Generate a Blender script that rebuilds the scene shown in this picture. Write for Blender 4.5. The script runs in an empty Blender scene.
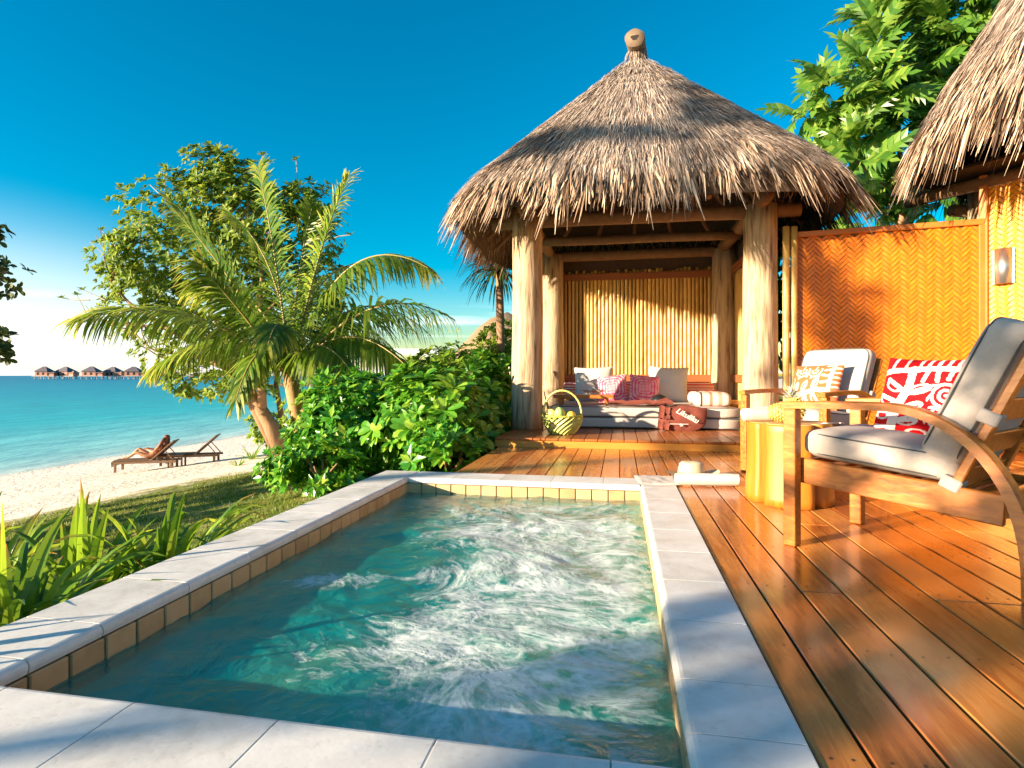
import bpy, bmesh, math, random
from mathutils import Vector, Matrix, Quaternion, noise
R = math.radians
random.seed(7)
C = bpy.context.scene.collection
S = bpy.context.scene
V = Vector

# ------------------------------------------------------------------ camera, sky, sun, exposure
EYE = 0.85
YAW = R(10.62)
cam_d = bpy.data.cameras.new('camera')
cam = bpy.data.objects.new('camera', cam_d); C.objects.link(cam)
cam.location = (0, 0, EYE); cam.rotation_euler = (R(90), 0, YAW)
cam_d.sensor_width = 36; cam_d.lens = 20.25; cam_d.shift_y = -8.5/1024
cam_d.clip_start = 0.05; cam_d.clip_end = 30000
S.camera = cam
SUN_EL = R(12)
LIGHT = V((0.8*math.cos(SUN_EL), 0.6*math.cos(SUN_EL), -math.sin(SUN_EL)))
w = bpy.data.worlds.new('World'); S.world = w; w.use_nodes = True
nt = w.node_tree; nt.nodes.clear()
sky = nt.nodes.new('ShaderNodeTexSky'); sky.sky_type = 'NISHITA'; sky.sun_disc = False
sky.sun_elevation = SUN_EL; sky.sun_rotation = math.atan2(-0.8, -0.6)
sky.altitude = 0; sky.air_density = 1.0; sky.dust_density = 0.6; sky.ozone_density = 2.0
def hsv_(sat, val, hue):
    h = nt.nodes.new('ShaderNodeHueSaturation'); h.inputs['Saturation'].default_value = sat
    h.inputs['Value'].default_value = val; h.inputs['Hue'].default_value = hue
    nt.links.new(sky.outputs[0], h.inputs['Color']); return h.outputs[0]
hi_ = hsv_(1.95, .66, .487); lo_ = hsv_(.38, 1.0, .5)
bg = nt.nodes.new('ShaderNodeBackground'); bg.inputs['Strength'].default_value = 0.105
# thin streaks of cloud low over the sea
tc = nt.nodes.new('ShaderNodeTexCoord'); mp = nt.nodes.new('ShaderNodeMapping')
mp.inputs['Scale'].default_value = (2.2, 2.2, 34)
cn = nt.nodes.new('ShaderNodeTexNoise'); cn.inputs['Scale'].default_value = 1.6; cn.inputs['Detail'].default_value = 5
cr = nt.nodes.new('ShaderNodeValToRGB'); cr.color_ramp.elements[0].position = .50; cr.color_ramp.elements[1].position = .72
sx = nt.nodes.new('ShaderNodeSeparateXYZ')
zr = nt.nodes.new('ShaderNodeValToRGB')
zr.color_ramp.elements[0].position = 0.03; zr.color_ramp.elements[0].color = (1, 1, 1, 1)
zr.color_ramp.elements[1].position = 0.13; zr.color_ramp.elements[1].color = (0, 0, 0, 1)
mu = nt.nodes.new('ShaderNodeMath'); mu.operation = 'MULTIPLY'
mx = nt.nodes.new('ShaderNodeMix'); mx.data_type = 'RGBA'
L = nt.links.new
L(tc.outputs['Generated'], mp.inputs[0]); L(mp.outputs[0], cn.inputs['Vector']); L(cn.outputs[0], cr.inputs[0])
L(tc.outputs['Generated'], sx.inputs[0]); L(sx.outputs['Z'], zr.inputs[0])
L(cr.outputs[0], mu.inputs[0]); L(zr.outputs[0], mu.inputs[1])
L(mu.outputs[0], mx.inputs[0]); 
hr = nt.nodes.new('ShaderNodeValToRGB'); hr.color_ramp.elements[0].position = 0.0; hr.color_ramp.elements[1].position = .25; hr.color_ramp.interpolation = 'EASE'
hm = nt.nodes.new('ShaderNodeMix'); hm.data_type = 'RGBA'

vd = nt.nodes.new('ShaderNodeVectorMath'); vd.operation = 'DOT_PRODUCT'; vd.inputs[1].default_value = (-.82, .57, -.02)
L(tc.outputs['Generated'], vd.inputs[0])
om = nt.nodes.new('ShaderNodeMath'); om.operation = 'SUBTRACT'; om.inputs[0].default_value = 1.0; L(vd.outputs['Value'], om.inputs[1])
zz = nt.nodes.new('ShaderNodeMath'); zz.operation = 'MULTIPLY'; L(sx.outputs['Z'], zz.inputs[0]); zz.inputs[1].default_value = .8
az = nt.nodes.new('ShaderNodeMath'); az.operation = 'ADD'; L(om.outputs[0], az.inputs[0]); L(zz.outputs[0], az.inputs[1])
L(az.outputs[0], hr.inputs[0]); L(hr.outputs[0], hm.inputs[0]); L(lo_, hm.inputs[6]); L(hi_, hm.inputs[7]); L(hm.outputs[2], mx.inputs[6])
mx.inputs[7].default_value = (6.4, 6.4, 6.6, 1)
L(mx.outputs[2], bg.inputs['Color'])
wo = nt.nodes.new('ShaderNodeOutputWorld'); L(bg.outputs[0], wo.inputs[0])
sun_d = bpy.data.lights.new('sun', 'SUN'); sun_d.energy = 5.0; sun_d.angle = R(0.6); sun_d.color = (1, 0.80, 0.56)
sun = bpy.data.objects.new('sun', sun_d); C.objects.link(sun)
sun.rotation_euler = LIGHT.to_track_quat('-Z', 'Y').to_euler(); sun.location = (-20, -15, 12)
S.view_settings.view_transform = 'Standard'; S.view_settings.look = 'None'
S.view_settings.exposure = 1.75; S.view_settings.gamma = 1
S.render.engine = 'CYCLES'
try:
    S.cycles.use_denoising = True; S.cycles.max_bounces = 8; S.cycles.blur_glossy = 1.0; S.cycles.sample_clamp_indirect = 4.0; S.cycles.transparent_max_bounces = 6
except Exception: pass

# ------------------------------------------------------------------ helpers
def ray(u, v):
    """direction in the world through a point of the photograph (used only to measure places on known planes)"""
    a = (u-512)/576; b = -(v-375.5)/576
    c, s = math.cos(YAW), math.sin(YAW)
    return V((a*c - s, a*s + c, b))
def on_z(u, v, z):
    r = ray(u, v); t = (z-EYE)/r.z
    return V((0, 0, EYE)) + r*t
def at_d(u, v, d): return V((0, 0, EYE)) + ray(u, v)*d

class MB:
    def __init__(s): s.v = []; s.f = []; s.m = []; s.a = []; s.mi = 0
    def add(s, vs, fs, a=None, M=None):
        n = len(s.v)
        if M is not None: vs = [M @ V(p) for p in vs]
        s.v.extend(tuple(p) for p in vs)
        s.f.extend(tuple(i+n for i in f) for f in fs)
        s.m.extend([s.mi]*len(fs))
        s.a.extend(a if a is not None else [0.0]*len(vs))
    def build(s, name, mats, parent=None, smooth=False, loc=None, rot=None, vec=None):
        me = bpy.data.meshes.new(name); me.from_pydata(s.v, [], s.f)
        if not isinstance(mats, (list, tuple)): mats = [mats]
        for m in mats: me.materials.append(m)
        if len(mats) > 1: me.polygons.foreach_set('material_index', s.m)
        if any(s.a):
            at = me.attributes.new('along', 'FLOAT', 'POINT'); at.data.foreach_set('value', s.a)
        if vec:
            at = me.attributes.new('flow', 'FLOAT_VECTOR', 'POINT')
            at.data.foreach_set('vector', [c for p in vec for c in p])
        if smooth: me.polygons.foreach_set('use_smooth', [True]*len(me.polygons))
        me.update()
        o = bpy.data.objects.new(name, me); C.objects.link(o)
        if parent: o.parent = parent
        if loc is not None: o.location = loc
        if rot is not None: o.rotation_euler = rot
        return o
    def box(s, c, d, M=None):
        x, y, z = d[0]/2, d[1]/2, d[2]/2; c = V(c)
        vs = [c+V((i*x, j*y, k*z)) for i in (-1, 1) for j in (-1, 1) for k in (-1, 1)]
        s.add(vs, [(0, 1, 3, 2), (4, 6, 7, 5), (0, 4, 5, 1), (2, 3, 7, 6), (0, 2, 6, 4), (1, 5, 7, 3)], M=M)
    def rbox(s, c, d, r=.01, seg=2, M=None, a=None):
        bm = bmesh.new(); bmesh.ops.create_cube(bm, size=1)
        for v in bm.verts: v.co = V((v.co.x*d[0], v.co.y*d[1], v.co.z*d[2]))
        bmesh.ops.bevel(bm, geom=bm.edges[:], offset=min(r, min(d)*.49), segments=seg, affect='EDGES', profile=.5)
        for v in bm.verts: v.co += V(c)
        bm.verts.index_update()
        s.add([v.co.copy() for v in bm.verts], [[v.index for v in f.verts] for f in bm.faces], M=M,
              a=[a]*len(bm.verts) if a else None)
        bm.free()
    def cushion(s, d, r=.05, n=10, puff=.02, M=None):
        """soft box: subdivided, rounded, slightly swollen"""
        bm = bmesh.new(); bmesh.ops.create_cube(bm, size=1)
        bmesh.ops.subdivide_edges(bm, edges=bm.edges[:], cuts=n, use_grid_fill=True)
        for v in bm.verts:
            p = v.co
            q = V((p.x*d[0], p.y*d[1], p.z*d[2]))
            inn = V([max(-d[i]/2+r, min(d[i]/2-r, q[i])) for i in range(3)])
            e = q-inn
            if e.length > 1e-6: q = inn + e.normalized()*min(r, e.length if e.length < r else r)
            k = (1-(2*p.x)**2)*(1-(2*p.y)**2)
            q.z += math.copysign(puff*k, p.z) if abs(p.z) > .3 else 0
            q += noise.noise_vector(q*5)*.006
            v.co = q
        bm.verts.index_update()
        s.add([v.co.copy() for v in bm.verts], [[v.index for v in f.verts] for f in bm.faces], M=M)
        bm.free()
    def tube(s, pts, rad, n=8, cap=True, a=None):
        pts = [V(p) for p in pts]; m = len(pts)
        if not isinstance(rad, (list, tuple)): rad = [rad]*m
        vs = []; aa = []
        up = V((0, 0, 1))
        prev = None
        for i, p in enumerate(pts):
            t = (pts[min(i+1, m-1)]-pts[max(i-1, 0)])
            t = t.normalized() if t.length > 1e-9 else V((0, 0, 1))
            if prev is None:
                x = t.cross(V((0, 0, 1)) if abs(t.z) < .95 else V((0, 1, 0))).normalized()
            else:
                x = (prev - t*prev.dot(t)).normalized()
            prev = x; y = t.cross(x)
            for k in range(n):
                g = 2*math.pi*k/n
                vs.append(p + (x*math.cos(g)+y*math.sin(g))*rad[i]); aa.append(i/(m-1) if a else 0)
        fs = [(i*n+k, i*n+(k+1) % n, (i+1)*n+(k+1) % n, (i+1)*n+k) for i in range(m-1) for k in range(n)]
        if cap: fs += [tuple(range(n-1, -1, -1)), tuple((m-1)*n+k for k in range(n))]
        s.add(vs, fs, a=aa)
    def lathe(s, prof, c=(0, 0, 0), n=24, M=None, wob=None):
        c = V(c); vs = []
        for r, z in prof:
            for k in range(n):
                g = 2*math.pi*k/n; rr = r*(wob(g, z) if wob else 1)
                vs.append(c+V((rr*math.cos(g), rr*math.sin(g), z)))
        m = len(prof)
        fs = [(i*n+k, i*n+(k+1) % n, (i+1)*n+(k+1) % n, (i+1)*n+k) for i in range(m-1) for k in range(n)]
        if prof[0][0] > 1e-4: fs.append(tuple(range(n-1, -1, -1)))
        if prof[-1][0] > 1e-4: fs.append(tuple((m-1)*n+k for k in range(n)))
        s.add(vs, fs, M=M)
    def leaf(s, p, d, up, ln, wd, fold=.15, bend=.2, a=0.0):
        """pointed leaf folded along its midrib"""
        d = d.normalized(); x = d.cross(up)
        if x.length < 1e-3: x = d.cross(V((1, 0, 0)))
        x.normalize(); n = x.cross(d)
        tip = p + d*ln - n*ln*bend
        mid = p + d*ln*.5 - n*wd*fold
        s.add([p, mid+x*wd/2+n*wd*fold, tip, mid-x*wd/2+n*wd*fold, mid], [(0, 4, 1), (1, 4, 2), (0, 3, 4), (3, 2, 4)], a=[a, a, a, a, a])
    def oleaf(s, p, d, up, ln, wd, bend=.25, a=0.0):
        """round-ended (obovate) leaf"""
        d = d.normalized(); x = d.cross(up)
        if x.length < 1e-3: x = d.cross(V((1, 0, 0)))
        x.normalize(); n = x.cross(d)
        vs = []
        for t, q in ((0, .08), (.3, .5), (.62, 1), (.86, .85), (1, .3)):
            c = p + d*ln*t - n*ln*bend*t*t
            vs += [c - x*wd/2*q + n*wd*.12*q, c, c + x*wd/2*q + n*wd*.12*q]
        fs = []
        for i in range(4):
            b = i*3
            fs += [(b, b+1, b+4, b+3), (b+1, b+2, b+5, b+4)]
        s.add(vs, fs, a=[a]*15)
    def strip(s, pts, wid, nrm, a=None, vfold=0.0):
        m = len(pts); vs = []; aa = []
        for i in range(m):
            t = (pts[min(i+1, m-1)]-pts[max(i-1, 0)])
            x = t.cross(nrm)
            x = x.normalized() if x.length > 1e-6 else V((1, 0, 0))
            n = x.cross(t).normalized()
            vs += [pts[i]-x*wid[i]/2+n*vfold*wid[i], pts[i], pts[i]+x*wid[i]/2+n*vfold*wid[i]]
            g = (a[i] if a else 0); aa += [g, g, g]
        fs = []
        for i in range(m-1):
            b = i*3
            fs += [(b, b+1, b+4, b+3), (b+1, b+2, b+5, b+4)]
        s.add(vs, fs, a=aa)

def tag(o, label, cat, group=None):
    o['label'] = label; o['category'] = cat
    if group: o['group'] = group
    return o
def struct(o, kind='structure'): o['kind'] = kind; return o
def thing(name, label, cat, loc=(0, 0, 0), rz=0, group=None):
    o = bpy.data.objects.new(name, None); C.objects.link(o)
    o.empty_display_size = .1
    o.location = loc; o.rotation_euler = (0, 0, rz)
    return tag(o, label, cat, group)
def rnd(a, b): return random.uniform(a, b)
def rdir():
    while True:
        p = V((rnd(-1, 1), rnd(-1, 1), rnd(-1, 1)))
        if .05 < p.length < 1: return p.normalized()
def frame(x, y, z, o=(0, 0, 0)):
    M = Matrix((x, y, z)).transposed().to_4x4(); M.translation = V(o); return M

# ------------------------------------------------------------------ materials
def newmat(name):
    m = bpy.data.materials.new(name); m.use_nodes = True
    t = m.node_tree; t.nodes.clear()
    return m, t
def ramp(t, cols, inp, pos=None, interp='LINEAR'):
    r = t.nodes.new('ShaderNodeValToRGB'); e = r.color_ramp.elements; r.color_ramp.interpolation = interp
    while len(e) < len(cols): e.new(.5)
    for i, c in enumerate(cols):
        e[i].position = pos[i] if pos else i/(len(cols)-1)
        e[i].color = (*c, 1)
    t.links.new(inp, r.inputs[0]); return r
def tex(t, scale, detail=4, vec='Object', map_scale=None, dist=0, attr=None, rough=.55):
    if attr:
        c = t.nodes.new('ShaderNodeAttribute'); c.attribute_name = attr; out = c.outputs['Vector']
    else:
        c = t.nodes.new('ShaderNodeTexCoord'); out = c.outputs[vec]
    if map_scale:
        mp = t.nodes.new('ShaderNodeMapping'); mp.inputs['Scale'].default_value = map_scale
        t.links.new(out, mp.inputs[0]); out = mp.outputs[0]
    n = t.nodes.new('ShaderNodeTexNoise'); n.inputs['Scale'].default_value = scale
    n.inputs['Detail'].default_value = detail; n.inputs['Distortion'].default_value = dist
    n.inputs['Roughness'].default_value = rough
    t.links.new(out, n.inputs['Vector']); return n
def math_(t, op, a, b, clamp=False):
    n = t.nodes.new('ShaderNodeMath'); n.operation = op; n.use_clamp = clamp
    for i, x in enumerate((a, b)):
        if isinstance(x, (int, float)): n.inputs[i].default_value = x
        else: t.links.new(x, n.inputs[i])
    return n.outputs[0]
def mix(t, f, a, b, blend='MIX'):
    n = t.nodes.new('ShaderNodeMix'); n.data_type = 'RGBA'; n.blend_type = blend
    for i, x in ((0, f), (6, a), (7, b)):
        if isinstance(x, (int, float)): n.inputs[i].default_value = x
        elif isinstance(x, tuple): n.inputs[i].default_value = (*x, 1)
        else: t.links.new(x, n.inputs[i])
    return n.outputs[2]
def bump(t, h, strength=.3, dist=.01):
    b = t.nodes.new('ShaderNodeBump'); b.inputs['Strength'].default_value = strength; b.inputs['Distance'].default_value = dist
    t.links.new(h, b.inputs['Height']); return b.outputs[0]
def island(t):
    g = t.nodes.new('ShaderNodeNewGeometry'); return g.outputs['Random Per Island']
def out(t, sh):
    o = t.nodes.new('ShaderNodeOutputMaterial'); t.links.new(sh, o.inputs[0])
def princ(t, col, rough=.6, spec=.5, nrm=None):
    p = t.nodes.new('ShaderNodeBsdfPrincipled')
    if isinstance(col, tuple): p.inputs['Base Color'].default_value = (*col, 1)
    else: t.links.new(col, p.inputs['Base Color'])
    if isinstance(rough, (int, float)): p.inputs['Roughness'].default_value = rough
    else: t.links.new(rough, p.inputs['Roughness'])
    p.inputs['Specular IOR Level'].default_value = spec
    if nrm is not None: t.links.new(nrm, p.inputs['Normal'])
    return p
def simple(name, cols, scale=8, ms=None, rough=.6, bmp=.2, spec=.5, detail=5, isl=0.0, dist=0, bdist=.01, pos=None, coat=0, metal=0):
    """noise-ramped material; isl = how far each loose piece varies in brightness"""
    m, t = newmat(name)
    n = tex(t, scale, detail, map_scale=ms, dist=dist)
    f = n.outputs[0]
    if isl:
        f = math_(t, 'ADD', f, math_(t, 'MULTIPLY', math_(t, 'SUBTRACT', island(t), .5), isl), True)
    r = ramp(t, cols, f, pos)
    p = princ(t, r.outputs[0], rough, spec, bump(t, n.outputs[0], bmp, bdist) if bmp else None)
    p.inputs['Coat Weight'].default_value = coat; p.inputs['Metallic'].default_value = metal
    out(t, p.outputs[0]); return m
def leafmat(name, cols, trans=.35, rough=.45, spec=.3, tipcols=None, tcol=None):
    m, t = newmat(name)
    n = tex(t, .9, 2)
    f = math_(t, 'ADD', math_(t, 'MULTIPLY', island(t), .75), math_(t, 'MULTIPLY', math_(t, 'SUBTRACT', n.outputs[0], .4), .7), True)
    col = ramp(t, cols, f).outputs[0]
    if tipcols:
        at = t.nodes.new('ShaderNodeAttribute'); at.attribute_name = 'along'
        tr = ramp(t, [(0, 0, 0), (0, 0, 0), (1, 1, 1)], at.outputs['Fac'], [0, tipcols[2], tipcols[3]])
        sel = math_(t, 'LESS_THAN', math_(t, 'FRACT', math_(t, 'MULTIPLY', island(t), 17.3), 0), tipcols[1])
        col = mix(t, math_(t, 'MULTIPLY', tr.outputs[0], sel), col, tipcols[0])
    p = princ(t, col, rough, spec)
    tr = t.nodes.new('ShaderNodeBsdfTranslucent')
    hsv = t.nodes.new('ShaderNodeHueSaturation'); hsv.inputs['Value'].default_value = 1.5; hsv.inputs['Hue'].default_value = .475
    t.links.new(col, hsv.inputs['Color']); t.links.new(hsv.outputs[0], tr.inputs[0])
    ms = t.nodes.new('ShaderNodeMixShader'); ms.inputs[0].default_value = trans
    t.links.new(p.outputs[0], ms.inputs[1]); t.links.new(tr.outputs[0], ms.inputs[2])
    out(t, ms.outputs[0]); return m

M = {}
M['log'] = simple('weathered_log', [(.10, .06, .035), (.36, .25, .15), (.50, .37, .235), (.58, .45, .30)], 7, (3.2, 3.2, .3), .78, .9, detail=10, pos=[.28, .42, .55, .78], bdist=.015)
M['pole'] = simple('dark_pole', [(.12, .07, .035), (.30, .18, .09)], 5, (2, 2, 2), .7, .3)
M['bamboo'] = simple('bamboo', [(.42, .23, .06), (.68, .43, .13), (.75, .52, .2)], 7, (2, 2, .5), .38, .1, isl=.7)
M['rail'] = simple('red_brown_rail', [(.22, .07, .025), (.36, .12, .04)], 6, (.5, 3, 3), .45, .15)
M['thatch'] = simple('dry_thatch', [(.15, .11, .092), (.36, .275, .225), (.54, .435, .365), (.64, .54, .46)], 1.6, (1, 1, 1), .85, 0, spec=.15, isl=1.15, pos=[.05, .35, .75, 1])
M['thatch_edge'] = simple('thatch_fringe', [(.07, .042, .027), (.26, .165, .11), (.52, .38, .27), (.62, .48, .36)], 1.6, (1, 1, 1), .8, 0, spec=.2, isl=1.2, pos=[.05, .35, .75, 1])
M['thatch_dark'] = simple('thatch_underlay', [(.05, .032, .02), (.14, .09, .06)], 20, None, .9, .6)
M['weave'] = simple('woven_bamboo', [(.56, .125, .003), (.66, .17, .004), (.72, .205, .005)], 30, None, .42, .15, isl=.6)
M['weave_bright'] = simple('woven_bamboo_yellow', [(.62, .22, .002), (.70, .27, .003), (.74, .30, .004)], 30, None, .45, .15, isl=.6)
M['weave_back'] = simple('weave_gap', [(.12, .045, .008), (.2, .08, .012)], 20, None, .8, 0)
M['trim'] = simple('orange_trim', [(.40, .12, .02), (.55, .19, .03)], 6, (.6, 3, 3), .4, .1)
M['teak'] = simple('golden_teak', [(.20, .048, .006), (.40, .115, .014), (.48, .15, .022), (.56, .21, .04)], 9, (1.3, 5, 5), .36, .12, isl=.2, detail=9, dist=.5, pos=[.28, .45, .56, .74])
M['stump'] = simple('honey_stump', [(.22, .07, .008), (.52, .20, .02), (.40, .13, .012), (.60, .27, .035)], 6, (5, 5, .3), .45, .25, detail=9)
M['stump_top'] = simple('stump_end', [(.5, .28, .09), (.68, .42, .16)], 14, None, .55, .1)
M['fabric'] = simple('grey_fabric', [(.44, .375, .335), (.54, .475, .43)], 90, None, .9, .25, spec=.1, bdist=.002)
M['fabric_dark'] = simple('charcoal_piping', [(.06, .06, .06), (.10, .10, .1)], 60, None, .9, 0)
M['white_cloth'] = simple('white_towel', [(.58, .50, .44), (.70, .63, .57)], 120, None, .95, .5, spec=.05, bdist=.004)
M['straw'] = simple('straw', [(.62, .47, .28), (.78, .63, .42)], 60, (1, 1, 3), .7, .4, bdist=.003)
M['steel'] = simple('brushed_steel', [(.5, .46, .43), (.66, .62, .58)], 40, (8, 8, .3), .32, .05, metal=.9)
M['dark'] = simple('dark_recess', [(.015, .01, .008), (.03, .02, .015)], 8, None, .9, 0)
M['grass_blade'] = leafmat('lawn_blades', [(.07, .13, .015), (.15, .22, .03), (.28, .30, .07)], .3)
M['palm'] = leafmat('palm_leaflets', [(.04, .11, .012), (.11, .22, .018), (.28, .36, .04)], .45, .38, .4, ((.50, .48, .10), .4, .45, 1.0))
M['rachis'] = simple('palm_rachis', [(.22, .20, .05), (.38, .26, .07)], 8, None, .5, .1)
M['tree_leaf'] = leafmat('seaside_tree_leaf', [(.05, .12, .012), (.11, .20, .018), (.22, .31, .03), (.36, .34, .05)], .38, .5)
M['dark_leaf'] = leafmat('shade_tree_leaf', [(.03, .055, .012), (.06, .09, .015), (.09, .11, .02)], .25, .5)
M['bush'] = leafmat('glossy_bush_leaf', [(.015, .11, .008), (.05, .25, .014), (.16, .40, .03), (.42, .46, .06)], .35, .32, .5)
M['bush_bright'] = leafmat('bright_bush_leaf', [(.025, .13, .012), (.08, .28, .02), (.24, .46, .04), (.46, .50, .07)], .35, .3, .5)
M['back_bush'] = leafmat('loose_bush_leaf', [(.06, .15, .014), (.18, .31, .025), (.36, .44, .05)], .45)
M['lobed'] = leafmat('lobed_leaf', [(.035, .12, .018), (.11, .25, .03), (.32, .42, .07)], .42, .35, .5)
M['strap'] = leafmat('lily_leaf', [(.05, .15, .012), (.16, .31, .02), (.42, .48, .05)], .42, .32, .5, ((.42, .24, .06), .25, .8, .98))
M['bark'] = simple('warm_bark', [(.12, .065, .035), (.28, .16, .085), (.42, .27, .16)], 6, (2, 2, .6), .85, .6)
M['palm_bark'] = simple('palm_trunk_fibre', [(.28, .15, .06), (.48, .30, .14)], 8, (1, 1, 4), .85, .6)
M['twig'] = simple('bare_twig', [(.32, .26, .2), (.5, .42, .34)], 8, None, .8, 0)

# ------------------------------------------------------------------ ground, sea, hill
def lerp_tab(x, tab):
    for (x0, y0), (x1, y1) in zip(tab, tab[1:]):
        if x <= x1:
            t = max(0, min(1, (x-x0)/(x1-x0))); t = t*t*(3-2*t)*.5+t*.5
            return y0+(y1-y0)*t
    return tab[-1][1]
GT = [(-400, -30), (-60, -7), (-28, -3.3), (-20.3, -2.42), (-14, -1.95), (-11, -1.65), (-8, -1.25), (-5, -.75), (-2.4, -.36), (6, -.3), (40, -.1), (400, 1)]
def gz(x, y): return lerp_tab(x, GT) + noise.noise(V((x*.35, y*.35, 3)))*.05
def ground():
    m, t = newmat('beach_and_lawn')
    co = t.nodes.new('ShaderNodeTexCoord'); sp = t.nodes.new('ShaderNodeSeparateXYZ'); t.links.new(co.outputs['Object'], sp.inputs[0])
    n1 = tex(t, .55, 6); n2 = tex(t, 22, 6); n3 = tex(t, 2.2, 5)
    sand = ramp(t, [(.70, .58, .48), (.80, .70, .60), (.84, .76, .67)], n2.outputs[0], [.3, .5, .75]).outputs[0]
    wet = ramp(t, [(.55, .55, .5), (1, 1, 1)], math_(t, 'MULTIPLY', math_(t, 'ADD', sp.outputs['X'], 20.6), .8), [0, 1]).outputs[0]
    sand = mix(t, 1.0, sand, wet, 'MULTIPLY')
    lawn = ramp(t, [(.07, .10, .018), (.15, .19, .03), (.24, .22, .07), (.36, .30, .15)], n3.outputs[0], [.3, .48, .6, .8]).outputs[0]
    # lawn ends on a wavering line that runs seaward
    e = math_(t, 'ADD', math_(t, 'SUBTRACT', sp.outputs['X'], math_(t, 'MULTIPLY', sp.outputs['Y'], .52)), 14.2)
    e = math_(t, 'ADD', e, math_(t, 'MULTIPLY', math_(t, 'SUBTRACT', n1.outputs[0], .5), 5))
    e = math_(t, 'ADD', e, math_(t, 'MULTIPLY', math_(t, 'SUBTRACT', n3.outputs[0], .5), 2.2))
    f = ramp(t, [(0, 0, 0), (1, 1, 1)], math_(t, 'MULTIPLY', e, .7), [.0, .9]).outputs[0]
    col = mix(t, f, sand, lawn)
    out(t, princ(t, col, .95, .1, bump(t, math_(t, 'ADD', math_(t, 'MULTIPLY', n2.outputs[0], .25), tex(t, 4.5, 5, dist=.6).outputs[0]), .55, .10)).outputs[0])
    mb = MB()
    xs = [-400, -200, -100, -60, -40, -30] + [-28+i*.5 for i in range(64)] + [6, 10, 20, 40, 80, 200, 400]
    ys = [-60, -30, -15, -8] + [-4+i*.5 for i in range(80)] + [40, 50, 70, 100, 200, 400]
    vs = []
    for y in ys:
        for x in xs:
            z = gz(x, y)
            if x > -3 and -6 < y < 16: z = min(z, -.36)
            if -2.0 < x < 9 and -5 < y < 11.5: z = -.55 if not (-1.7 < x < .15 and 1.3 < y < 4.5) else -1.3
            vs.append((x, y, z))
    nx = len(xs)
    mb.add(vs, [(j*nx+i, j*nx+i+1, (j+1)*nx+i+1, (j+1)*nx+i) for j in range(len(ys)-1) for i in range(nx-1)])
    return struct(mb.build('ground', m, smooth=True))
ground()

def sea():
    m, t = newmat('lagoon_water')
    co = t.nodes.new('ShaderNodeTexCoord'); sp = t.nodes.new('ShaderNodeSeparateXYZ'); t.links.new(co.outputs['Object'], sp.inputs[0])
    n0 = tex(t, .035, 5, map_scale=(1, .5, 1)); n1 = tex(t, .5, 6, map_scale=(1.4, .45, 1)); n2 = tex(t, 2.5, 5, map_scale=(1.5, .5, 1))
    dist = math_(t, 'MULTIPLY', math_(t, 'ADD', sp.outputs['X'], 20.5), -1)         # metres off the shore line
    dist = math_(t, 'ADD', dist, math_(t, 'MULTIPLY', math_(t, 'SUBTRACT', n0.outputs[0], .5), 10))
    lg = math_(t, 'DIVIDE', math_(t, 'LOGARITHM', math_(t, 'MAXIMUM', dist, 1), 10), 2.7)
    col = ramp(t, [(.60, .72, .64), (.26, .62, .60), (.02, .46, .50), (.0, .32, .42), (.0, .20, .34)], lg, [.0, .25, .48, .72, 1]).outputs[0]
    dark = ramp(t, [(.62, .72, .78), (1.15, 1.1, 1.08)], math_(t, 'ADD', math_(t, 'MULTIPLY', n1.outputs[0], .7), math_(t, 'MULTIPLY', n2.outputs[0], .3)), [.38, .6]).outputs[0]
    col = mix(t, .8, col, dark, 'MULTIPLY')
    h = math_(t, 'ADD', n1.outputs[0], math_(t, 'MULTIPLY', n2.outputs[0], .3))
    out(t, princ(t, col, .4, .07, bump(t, h, .35, .3)).outputs[0])
    mb = MB()
    mb.add([(-14000, -14000, -2.4), (-16, -14000, -2.4), (-16, 14000, -2.4), (-14000, 14000, -2.4)], [(0, 1, 2, 3)])
    return struct(mb.build('sea', m))
sea()

def hill():
    m = simple('dry_hillside', [(.16, .14, .05), (.28, .18, .10), (.36, .24, .15)], .09, None, .95, .4, pos=[.3, .5, .7], bdist=1)
    mb = MB()
    vs = []; nx, ny = 40, 14
    for j in range(ny):
        for i in range(nx):
            x = -110 + i*4.4; y = 150 + j*5
            h = 21*(math.exp(-((x+36)/17)**2)+.5*math.exp(-((x-5)/30)**2))*math.sin(math.pi*min(1, j/(ny-1)))**.8
            vs.append((x, y, -2 + h + (noise.noise(V((x*.12, y*.1, 0)))*2.2+noise.noise(V((x*.4, y*.4, 0)))*.6 if 0 < j < ny-1 else -1)))
    mb.add(vs, [(j*nx+i, j*nx+i+1, (j+1)*nx+i+1, (j+1)*nx+i) for j in range(ny-1) for i in range(nx-1)])
    struct(mb.build('hill', m, smooth=True))
hill()

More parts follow.
